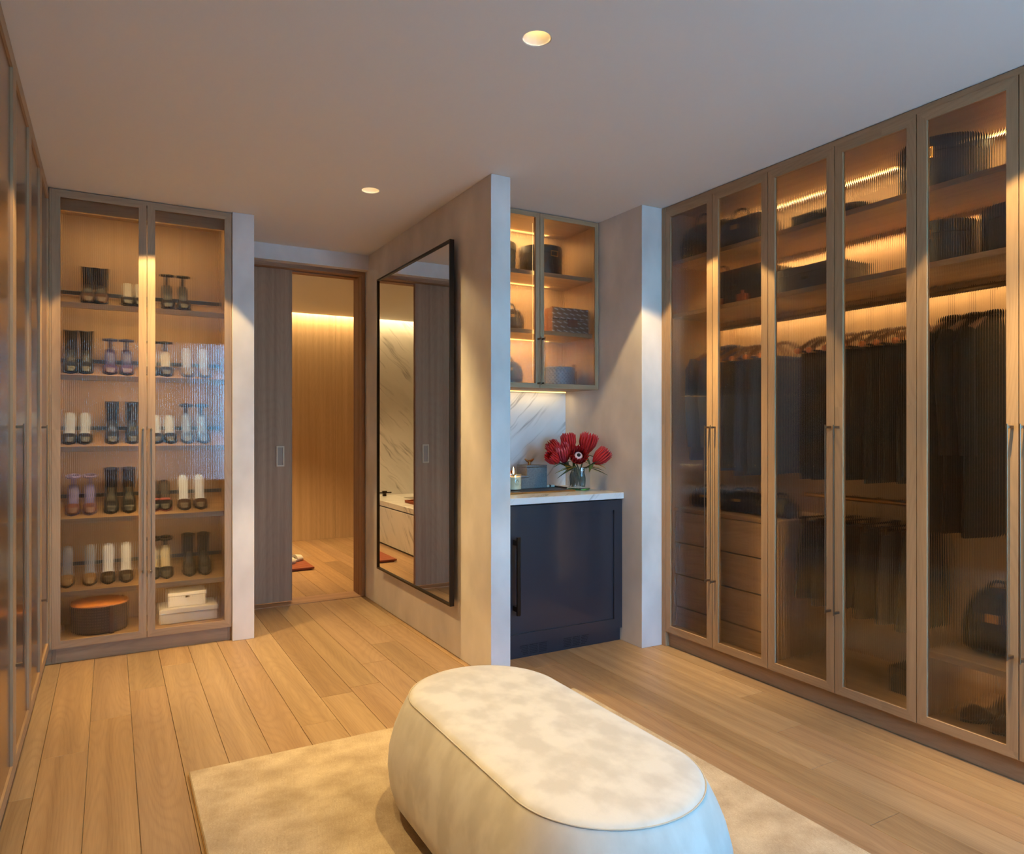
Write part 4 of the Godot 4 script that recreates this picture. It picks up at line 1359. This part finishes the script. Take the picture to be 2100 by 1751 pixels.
	hatbox("round navy hat box on the second shelf behind the fourth and fifth doors", Vector3(3.25, 2.0425, -1.815), 0.145, 0.20, Color(0.06, 0.055, 0.075), Color(0.05, 0.07, 0.11), -PI / 2)
	hatbox("round navy hat box on the second shelf at the right of the fifth door", Vector3(3.25, 2.0425, -1.49), 0.15, 0.20, Color(0.06, 0.05, 0.06), Color(0.05, 0.07, 0.11), -PI / 2 + 0.3)
	# on the chest
	dome_bag("low black clutch bag at the niche end of the chest of drawers", Vector3(3.24, 0.851, -3.20), -PI / 2, 0.26, 0.16, 0.12, Color(0.05, 0.04, 0.045), "bags on the chest of drawers")
	dome_bag("low oxblood handbag in the middle of the chest of drawers", Vector3(3.22, 0.851, -2.93), -PI / 2 + 0.1, 0.25, 0.16, 0.12, Color(0.085, 0.04, 0.04), "bags on the chest of drawers")
	dome_bag("low dark brown handbag at the near end of the chest of drawers", Vector3(3.20, 0.851, -2.69), -PI / 2, 0.20, 0.16, 0.11, Color(0.075, 0.045, 0.04), "bags on the chest of drawers")
	# bench and floor
	dome_bag("large black holdall on the low bench behind the fifth door", Vector3(3.27, 0.397, -1.55), -PI / 2, 0.26, 0.30, 0.27, Color(0.045, 0.045, 0.05))
	for p in [[Vector3(3.22, 0.1225, -1.60), "left"], [Vector3(3.20, 0.1225, -1.47), "right"]]:
		var s := make_shoe("block", 0.022, Color(0.20, 0.09, 0.06), Color(0.24, 0.11, 0.07), Color(0.06, 0.04, 0.04))
		s.position = p[0]
		s.rotation.y = -PI / 2 - 0.35
		s.scale = Vector3.ONE * 1.15
		s.set_meta("label", "%s polished brown leather shoe under the low bench in the wardrobe" % p[1])
		s.set_meta("group", "brown shoes under the low bench")
	lidded_box("dark shoe box on the wardrobe floor behind the fourth door", Vector3(3.30, 0.1225, -1.90), Vector3(0.30, 0.12, 0.20), Color(0.07, 0.06, 0.055))


# ---------------------------------------------------------------- niche: wall cabinet contents and counter
func make_niche_contents() -> void:
	hatbox("round brown hat box on the top shelf of the wall cabinet", Vector3(2.478, 2.337, -4.0), 0.150, 0.185, Color(0.11, 0.08, 0.065), Color(0.06, 0.05, 0.05), 0.1)
	hatbox("dark hat box cut by the partition on the top shelf of the wall cabinet", Vector3(2.13, 2.337, -4.0), 0.145, 0.175, Color(0.09, 0.065, 0.06), Color(0.05, 0.045, 0.045), 0.0)
	# patterned trunk
	var pat := picture(192, 128, func(x: float, y: float) -> Color:
		var u := x * 6.0
		var v := y * 6.0
		var row := floorf(v)
		var fu := fposmod(u + row * 0.5, 1.0) - 0.5
		var fv := fposmod(v, 1.0) - 0.5
		var d := absf(fv - fu * 0.6)
		var on := d < 0.13 and absf(fu) < 0.32
		var gap := absf(fposmod(fu * 9.0, 1.0) - 0.5) < 0.14
		return Color(0.74, 0.79, 0.86) if on and not gap else Color(0.43, 0.335, 0.26))
	var pm := mk("trunk_print", Color(1, 1, 1), 0.5)
	pm.albedo_texture = pat
	pm.uv1_scale = Vector3(1 / 0.31, -1 / 0.17, 1)
	var o := thing("trunk", "small brown trunk with a diagonal print in the wall cabinet", "trunk", Vector3(2.66, 1.965, -3.99))
	own("body", Mb.new(Transform3D(), Vector2(0.155, 0)).box(Vector3(-0.155, 0, -0.10), Vector3(0.155, 0.088, 0.10), 0.003), pm, o)
	own("lid", Mb.new(Transform3D(), Vector2(0.155, 0)).box(Vector3(-0.155, 0.091, -0.10), Vector3(0.155, 0.168, 0.10), 0.004), pm, o)
	var lm := mk("trunk_leather", Color(0.42, 0.22, 0.11), 0.5)
	own("side_panel", Mb.new().box(Vector3(-0.1575, 0.004, -0.095), Vector3(-0.154, 0.166, 0.095), 0.001), lm, o)
	own("flap", Mb.new().box(Vector3(-0.035, 0.042, 0.098), Vector3(0.040, 0.092, 0.106), 0.002), lm, o)
	for sx in [-1, 1]:
		own("corner", Mb.new().box(Vector3(sx * 0.148 - 0.009, 0.160, 0.088), Vector3(sx * 0.148 + 0.009, 0.170, 0.102), 0.002), lm, o)
	lidded_box("narrow dark case behind the right stile of the wall cabinet, beside the trunk", Vector3(2.775 - 0.03, 1.965, -4.12), Vector3(0.07, 0.17, 0.10), Color(0.10, 0.075, 0.06))
	dome_bag("small dark brown handbag beside the partition on the middle shelf of the wall cabinet", Vector3(2.22, 1.965, -4.0), 0.0, 0.20, 0.14, 0.15, Color(0.12, 0.07, 0.05))
	# lowest compartment
	var tin := thing("storage_tin", "round blue grey patterned tin in the lowest part of the wall cabinet", "tin", Vector3(2.61, 1.625, -3.99))
	var tp := picture(96, 96, func(x: float, y: float) -> Color:
		var a := absf(fposmod(x * 4.0 + y * 4.0, 1.0) - 0.5)
		var b := absf(fposmod(x * 4.0 - y * 4.0, 1.0) - 0.5)
		return Color(0.52, 0.56, 0.64) if minf(a, b) < 0.09 else Color(0.26, 0.29, 0.37))
	var tm := mk("tin_print", Color(1, 1, 1), 0.4, 0.2)
	tm.albedo_texture = tp
	tm.uv1_scale = Vector3(10, 10, 1)
	own("body", Mb.new().lathe([Vector2(0, 0), Vector2(0.112, 0), Vector2(0.115, 0.004), Vector2(0.115, 0.096), Vector2(0, 0.096)], 36), tm, tin)
	own("lid", Mb.new().lathe([Vector2(0.116, 0.092), Vector2(0.118, 0.096), Vector2(0.118, 0.116), Vector2(0.113, 0.120), Vector2(0, 0.121)], 36), tm, tin)
	var bot := thing("perfume_bottle", "slim dark bottle beside the patterned tin in the wall cabinet", "bottle", Vector3(2.748, 1.625, -4.0))
	own("body", Mb.new().lathe([Vector2(0, 0), Vector2(0.014, 0), Vector2(0.015, 0.004), Vector2(0.015, 0.10), Vector2(0.007, 0.112), Vector2(0.007, 0.125), Vector2(0, 0.125)], 18), mk("bottle_brown", Color(0.17, 0.09, 0.06), 0.2), bot)
	own("cap", Mb.new().lathe([Vector2(0, 0.123), Vector2(0.009, 0.123), Vector2(0.009, 0.148), Vector2(0, 0.149)], 16), M.bronze, bot)
	dome_bag("blue domed handbag cut by the partition in the lowest part of the wall cabinet", Vector3(2.20, 1.625, -4.0), 0.0, 0.22, 0.15, 0.15, Color(0.10, 0.16, 0.24))

	# counter: tray, two shagreen boxes, candle, small roll
	var y := 0.9365
	var tray := thing("tray", "brass edged tray with dark inlay on the marble counter", "tray", Vector3(2.28, y, -3.93))
	obj("base", Mb.new().box(Vector3(1.96, y, -4.12), Vector3(2.60, y + 0.009, -3.76), 0.002), M.brass, tray)
	obj("inlay", Mb.new().box(Vector3(1.975, y + 0.009, -4.105), Vector3(2.585, y + 0.0105, -3.79)), mk("tray_dark", Color(0.12, 0.09, 0.07), 0.3), tray)
	obj("rim", Mb.new().box(Vector3(2.592, y + 0.009, -4.12), Vector3(2.60, y + 0.020, -3.86), 0.001).box(Vector3(1.96, y + 0.009, -4.12), Vector3(2.592, y + 0.020, -4.112), 0.001), mk("tray_rim", Color(0.22, 0.15, 0.10), 0.4), tray)
	var ty := y + 0.0108
	var sn := noise(77, 3)
	var shag := picture(128, 128, func(a: float, b: float) -> Color:
		return Color(0.40, 0.40, 0.40) * (1.0 + 0.18 * sn.get_noise_2d(a * 14.0, b * 14.0)))
	var sm := mk("shagreen", Color(1, 1, 1), 0.55)
	sm.albedo_texture = shag
	sm.uv1_scale = Vector3(5, 5, 1)
	for p in [[Vector3(2.437, ty, -4.035), Vector3(0.157, 0.150, 0.13), "large grey box with brass horn knob standing on the tray"], [Vector3(2.305, ty, -4.005), Vector3(0.135, 0.085, 0.085), "small grey box behind the candle on the tray"]]:
		var s: Vector3 = p[1]
		var b := thing("box", p[2], "box", p[0])
		own("body", Mb.new().box(Vector3(-s.x / 2, 0, -s.z / 2), Vector3(s.x / 2, s.y - 0.014, s.z / 2), 0.002), sm, b)
		own("lid", Mb.new().box(Vector3(-s.x / 2, s.y - 0.0125, -s.z / 2), Vector3(s.x / 2, s.y, s.z / 2), 0.002), sm, b)
		var kx := -0.02 if s.x > 0.14 else -0.05
		var k := Mb.new()
		k.lathe([Vector2(0, s.y), Vector2(0.012, s.y), Vector2(0.009, s.y + 0.010), Vector2(0.010, s.y + 0.024), Vector2(0, s.y + 0.026)], 14, Vector3(kx, 0, 0))
		for sx in [-1, 1]:
			k.tube([Vector3(kx, s.y + 0.022, 0), Vector3(kx + sx * 0.018, s.y + 0.028, 0), Vector3(kx + sx * 0.034, s.y + 0.040, 0)], [0.010, 0.008, 0.004], 10)
		own("knob", k, mk("knob_copper", Color(0.62, 0.36, 0.17), 0.3, 0.9), b)
	var roll := thing("towel_roll", "small pale roll beside the large grey box on the tray", "roll", Vector3(2.545, ty + 0.009, -3.99))
	own("body", Mb.new().tube([Vector3(-0.045, 0, 0.01), Vector3(-0.043, 0, 0.01), Vector3(0.043, 0, -0.01), Vector3(0.045, 0, -0.01)], [0.006, 0.009, 0.009, 0.006], 12), mk("linen", Color(0.75, 0.68, 0.62), 0.9), roll)
	own("band", Mb.new().tube([Vector3(-0.006, 0, 0.0013), Vector3(0.006, 0, -0.0013)], 0.0095, 12), M.bronze, roll)

	var cd := thing("candle", "lit candle in a glass jar at the edge of the partition", "candle", Vector3(2.236, ty, -3.93))
	own("jar", Mb.new().lathe([Vector2(0, 0), Vector2(0.050, 0), Vector2(0.053, 0.004), Vector2(0.053, 0.098), Vector2(0.051, 0.099), Vector2(0.0505, 0.006), Vector2(0, 0.005)], 36), M.clear_glass, cd)
	var wax := own("wax", Mb.new().lathe([Vector2(0, 0.006), Vector2(0.050, 0.006), Vector2(0.050, 0.084), Vector2(0, 0.082)], 36), mk("candle_wax", Color(0.86, 0.78, 0.62), 0.6), cd)
	own("wick", Mb.new().tube([Vector3(0, 0.08, 0), Vector3(0.001, 0.098, 0)], 0.0018, 6), M.black_hole, cd)
	var fm := mk("flame_glow", Color(1, 0.9, 0.7), 0.5)
	fm.emission_enabled = true
	fm.emission = Color(1.0, 0.87, 0.62)
	fm.emission_energy_multiplier = 6.0
	own("flame", Mb.new().lathe([Vector2(0, 0.098), Vector2(0.0045, 0.104), Vector2(0.006, 0.114), Vector2(0.004, 0.132), Vector2(0, 0.148)], 14), fm, cd)
	var fl := OmniLight3D.new()
	fl.name = "candle_light"
	add_child(fl, true)
	fl.position = Vector3(2.236, ty + 0.12, -3.93)
	fl.light_energy = 0.012
	fl.light_color = Color(1, 0.75, 0.42)
	fl.omni_range = 6.0
	fl.omni_attenuation = 2.0
	fl.light_size = 0.004
	fl.shadow_enabled = true
	# printed label on the jar: an arch emblem and two short lines
	var lab := picture(128, 128, func(a: float, b: float) -> Color:
		var ink := Color(0.30, 0.26, 0.2)
		var u := (a - 0.5) * 2.0
		var v := (0.42 - b) * 2.0
		var r := Vector2(u, v * 0.9).length()
		if v > -0.02 and (absf(r - 0.52) < 0.045 or absf(r - 0.30) < 0.045):
			return ink
		if absf(u + 0.3) < 0.04 and v <= 0.0 and v > -0.28 or absf(u - 0.42 - v * 0.5) < 0.05 and v <= 0.0 and v > -0.28:
			return ink
		if b > 0.70 and b < 0.78 and absf(u) < 0.8 and fposmod(a * 13.0, 1.0) < 0.62:
			return ink
		if b > 0.85 and b < 0.88 and absf(u) < 0.55:
			return ink
		return Color(0.86, 0.78, 0.62))
	var lbm := mk("candle_label", Color(1, 1, 1), 0.6)
	lbm.albedo_texture = lab
	var lb := Mb.new()
	var base := 0
	for j in 9:
		var a := -0.75 + 0.1 * j + 0.35
		var nn := Vector3(sin(a), 0, cos(a))
		lb.vert(nn * 0.0504 + Vector3(0, 0.028, 0), nn, Vector2(j / 8.0, 1))
		lb.vert(nn * 0.0504 + Vector3(0, 0.074, 0), nn, Vector2(j / 8.0, 0))
		if j < 8:
			base = j * 2
			lb.ix.append_array(PackedInt32Array([base, base + 1, base + 3, base, base + 3, base + 2]))
	put("label", lb.mesh(), lbm, wax)


func leaf(b: Mb, from: Vector3, dir: Vector3, long: float, wide: float, droop: float) -> void:
	# a long pointed blade with a little thickness and a bend
	var d := dir.normalized()
	var side := d.cross(Vector3.UP)
	side = Vector3.RIGHT if side.length() < 0.1 else side.normalized()
	var up := side.cross(d).normalized()
	var rings := []
	for i in 8:
		var f := i / 7.0
		var w := wide * (sin(PI * pow(f, 0.75)) * 0.95 + 0.05) * 0.5
		var c := from + d * long * f + Vector3.DOWN * droop * f * f * long
		var r := PackedVector3Array()
		for k in 6:
			var a := TAU * k / 6
			r.append(c + side * cos(a) * w + up * (sin(a) * 0.0012 + absf(cos(a)) * w * 0.25))
		rings.append(r)
	b.loft(rings)


func make_flowers() -> void:
	var c := Vector3(2.683, 0.9365, -3.845)
	var vase := thing("vase", "clear glass cylinder vase with green base holding red proteas", "vase", c)
	own("glass", Mb.new().lathe([Vector2(0.066, 0.012), Vector2(0.074, 0.013), Vector2(0.075, 0.018), Vector2(0.075, 0.147), Vector2(0.0735, 0.149), Vector2(0.072, 0.147), Vector2(0.071, 0.014), Vector2(0.0, 0.013)], 48), M.clear_glass, vase)
	own("base", Mb.new().lathe([Vector2(0, 0), Vector2(0.070, 0), Vector2(0.0745, 0.004), Vector2(0.0745, 0.010), Vector2(0.070, 0.012), Vector2(0, 0.012)], 48), M.green_glass, vase)
	var pink := mk("petal_rose", Color(0.70, 0.16, 0.22), 0.6)
	var red := mk("petal_red", Color(0.70, 0.09, 0.11), 0.6)
	var pale := mk("petal_pale", Color(0.82, 0.42, 0.46), 0.6)
	for m in [pink, red, pale]:
		m.backlight_enabled = true
		m.backlight = Color(0.25, 0.03, 0.04)
	var heart := mk("protea_heart", Color(0.86, 0.74, 0.72), 0.8)
	var tip := mk("protea_tip", Color(0.07, 0.05, 0.06), 0.8)
	var green := mk("leaf_green", Color(0.24, 0.33, 0.17), 0.55)
	var olive := mk("leaf_olive", Color(0.42, 0.42, 0.15), 0.55)
	var bluish := mk("leaf_blue_green", Color(0.24, 0.34, 0.31), 0.55)
	var yellow := mk("leaf_yellow", Color(0.68, 0.50, 0.12), 0.55)
	var deep := mk("leaf_deep", Color(0.13, 0.17, 0.10), 0.55)
	var stem_m := mk("stem_green", Color(0.22, 0.24, 0.12), 0.6)
	# centre of the bloom, where it faces, size, colours, label
	var blooms := [
		[Vector3(2.622, 1.160, -3.765), Vector3(-0.38, 0.38, 0.85), 1.15, red, pink, "open red protea facing the room, its pale heart showing", 0.75],
		[Vector3(2.555, 1.178, -3.84), Vector3(-0.38, 0.88, 0.25), 1.2, pink, pale, "rose pink protea left of the open red protea", 0.45],
		[Vector3(2.485, 1.146, -3.85), Vector3(-0.85, 0.50, 0.20), 1.0, red, pink, "lowest and leftmost red protea of the bunch", 0.4],
		[Vector3(2.525, 1.205, -3.90), Vector3(-0.60, 0.75, -0.05), 1.05, red, red, "red protea at the upper left, behind the rose pink one", 0.45],
		[Vector3(2.640, 1.245, -3.90), Vector3(-0.12, 0.95, -0.05), 1.15, red, pink, "tall red protea at the top of the bunch, left of the highest", 0.45],
		[Vector3(2.735, 1.240, -3.82), Vector3(0.16, 0.92, 0.2), 1.3, red, pink, "highest red protea of the bunch with dark centre", 0.55],
		[Vector3(2.722, 1.158, -3.655), Vector3(0.62, 0.62, 0.30), 1.15, red, pink, "red protea leaning out to the right by the wall", 0.4],
	]
	var k := 0
	for f in blooms:
		var axis: Vector3 = f[1].normalized()
		var size: float = f[2]
		var root: Vector3 = f[0] - axis * 0.052 * size
		if root.x + 0.09 > 2.812:
			root.x = minf(root.x, 2.735)
		var o := thing("protea", f[5], "flower", root, "proteas in the glass vase")
		var side := axis.cross(Vector3(0.3, 0.1, 1)).normalized()
		var bx := Transform3D(Basis(side, axis, side.cross(axis)) * Basis.from_scale(Vector3.ONE * size), Vector3.ZERO)
		for whorl in 3:
			var b := Mb.new(bx)
			var count: int = [17, 16, 14][whorl]
			for i in count:
				var a := TAU * (i + whorl * 0.37 + 0.15 * rng.randf()) / count
				var open: float = f[6] * [1.15, 0.85, 0.55][whorl]
				var rings := []
				var prof := [[0.0, 0.014, 0.005], [0.022, 0.030, 0.0085], [0.05, 0.036 + 0.012 * open, 0.0088], [0.078, 0.032 + 0.022 * open, 0.0065], [0.098 - 0.012 * open + 0.006 * rng.randf(), 0.027 + 0.034 * open, 0.001]]
				var lift: float = [0.0, 0.006, 0.010][whorl]
				for p in prof:
					var r0: float = p[1] - 0.0035 * whorl
					var dirv := Vector3(sin(a), 0, cos(a))
					var tan := Vector3(cos(a), 0, -sin(a))
					var ring := PackedVector3Array()
					for q in 4:
						var qa := TAU * q / 4
						ring.append(dirv * (r0 + sin(qa) * 0.0012) + tan * cos(qa) * p[2] + Vector3(0, p[0] + lift, 0))
					# keep the ring turning the right way round
					ring.reverse()
					rings.append(ring)
				b.loft(rings)
			own("petals", b, f[3] if whorl != 1 else f[4], o)
		own("heart", Mb.new(bx).lathe([Vector2(0.0, 0.01), Vector2(0.022, 0.02), Vector2(0.027, 0.05), Vector2(0.020, 0.066), Vector2(0.008, 0.072)], 18), heart, o)
		own("heart_tip", Mb.new(bx).lathe([Vector2(0.011, 0.0705), Vector2(0.006, 0.077), Vector2(0.0, 0.079)], 14), tip, o)
		# stem into the vase
		var foot := c + Vector3(0.045 * sin(k * 0.9 * 2.4), 0.02, 0.04 * cos(k * 0.9 * 2.4))
		var neck := c + Vector3(clampf((root.x - c.x) * 0.35, -0.05, 0.05), 0.145, clampf((root.z - c.z) * 0.35, -0.05, 0.05))
		var path := [foot - root, (foot + neck) * 0.5 - root, neck - root, (neck * 0.5 + root * 0.5 + axis * -0.02) - root, axis * 0.004]
		own("stem", Mb.new().tube(path, 0.0048, 8), stem_m, o)
		for i in 6:
			var b := Mb.new()
			var ang := k * 2.1 + i * 1.3
			var out := Vector3(sin(ang), 0.45 - 0.22 * i, absf(cos(ang)) * 0.8)
			var from := -axis * 0.012
			if i > 3:
				from = neck - root + Vector3(0, -0.02, 0)
				out = Vector3(0.15 * sin(ang), -1, 0.15 * cos(ang))
			if root.x + out.x * 0.1 > 2.80:
				out.x = 0.05
			leaf(b, from, out, 0.088 if i < 4 else 0.105, 0.025, 0.3 if i < 4 else 0.0)
			own("leaf", b, [green, bluish, olive, green, bluish, green, yellow][(k * 3 + i) % 7] if i < 4 else deep, o)
		k += 1
	# long low leaves that spread over the rim
	var sprays := [[Vector3(-1, 0.05, 0.25), 0.17, olive, "olive leaf sprig spreading left over the vase rim"], [Vector3(-0.9, -0.12, 0.3), 0.17, bluish, "blue green leaf sprig drooping left of the vase"], [Vector3(0.42, -0.03, 0.9), 0.16, green, "green leaf sprig spreading to the right of the vase"]]
	for s in sprays:
		var start := c + Vector3(s[0].x * 0.05, 0.15, 0.04)
		var o := thing("leaf_sprig", s[3], "leaf", start)
		for j in 3:
			var b := Mb.new()
			leaf(b, Vector3.ZERO, s[0] + Vector3(0, 0.14 * j - 0.1, 0.18 * (j - 1)), s[1] * (1.0 - 0.15 * j), 0.024, 0.15)
			own("leaf", b, [s[2], green, yellow][j], o)
		own("stem", Mb.new().tube([c + Vector3(0.01, 0.03, 0.02) - start, Vector3(0, 0, 0)], 0.003, 6), stem_m, o)


func make_bath_things() -> void:
	var o := thing("bath_mat", "slatted reddish wooden bath mat on the floor beyond the doorway", "bath mat", Vector3(1.30, 0, -7.06))
	for z in [-7.30, -7.06, -6.80]:
		obj("batten", Mb.new().box(Vector3(0.96, 0.0, z - 0.015), Vector3(1.66, 0.012, z + 0.015)), M.teak, o)
	for i in 12:
		var z := -7.352 + 0.0495 * i
		obj("slat", Mb.new(Transform3D(), offs()).box(Vector3(0.94, 0.012, z), Vector3(1.682, 0.03, z + 0.045), 0.003, 0), M.teak, o)
	var white := mk("terry_white", Color(0.84, 0.81, 0.75), 0.95)
	for k in 2:
		var s := thing("slipper", ["white open slipper in front on the wooden bath mat", "white open slipper behind the other on the wooden bath mat"][k], "slipper", [Vector3(1.46, 0.031, -6.99), Vector3(1.56, 0.031, -7.12)][k], "slippers on the bath mat")
		s.rotation.y = [2.1, 2.1][k]
		var rings := []
		for y in [[0.0, 0.94], [0.006, 1.0], [0.02, 1.0], [0.025, 0.95]]:
			var r := PackedVector3Array()
			for j in 28:
				var a := TAU * j / 28
				var w: float = 0.042 + 0.008 * cos(a)
				r.append(Vector3(sin(a) * w * y[1], y[0], cos(a) * 0.13 * y[1]))
			rings.append(r)
		own("sole", Mb.new().loft(rings), white, s)
		var st := []
		for i in 5:
			var z := 0.02 + 0.075 * i / 4
			var w := 0.050 - 0.006 * i / 4.0
			var r := PackedVector3Array()
			for j in 22:
				var f := j if j < 11 else 21 - j
				var a := PI * f / 10
				var th := 0.0 if j < 11 else -0.007
				r.append(Vector3(cos(a) * (w + th), 0.012 + sin(a) * (0.055 - 0.012 * i / 4.0 + th), z))
			st.append(r)
		own("strap", Mb.new().loft(st), white, s)
	var t := thing("tray", "small wooden tray lying on the marble bath deck, seen in the mirror", "tray", Vector3(0.45, 0.501, -7.35))
	own("base", Mb.new().box(Vector3(-0.10, 0, -0.22), Vector3(0.10, 0.012, 0.22), 0.002), M.teak, t)
	own("rim", Mb.new().box(Vector3(-0.10, 0.012, -0.22), Vector3(-0.088, 0.03, 0.22), 0.002).box(Vector3(0.088, 0.012, -0.22), Vector3(0.10, 0.03, 0.22), 0.002).box(Vector3(-0.088, 0.012, -0.22), Vector3(0.088, 0.03, -0.208), 0.002).box(Vector3(-0.088, 0.012, 0.208), Vector3(0.088, 0.03, 0.22), 0.002), M.teak, t)


func _ready() -> void:
	rng.seed = 7
	make_world()
	make_materials()
	make_room()
	make_shoe_cabinet()
	make_wardrobe_right()
	make_wardrobe_left()
	make_niche()
	make_mirror()
	make_bath()
	downlight("downlight", "recessed round downlight in the ceiling, nearest the camera", Vector3(1.297, H, -2.114), 0.3, 3.0)
	downlight("downlight", "recessed round downlight in the ceiling before the mirror and doorway", Vector3(1.297, H, -3.933), 0.5, 8.5)
	downlight("downlight", "recessed round downlight in the ceiling above the camera end of the room", Vector3(1.297, H, -0.295), 0.1, 0.6)
	make_seating()
	make_shoes()
	make_wardrobe_contents()
	make_niche_contents()
	make_flowers()
	make_bath_things()
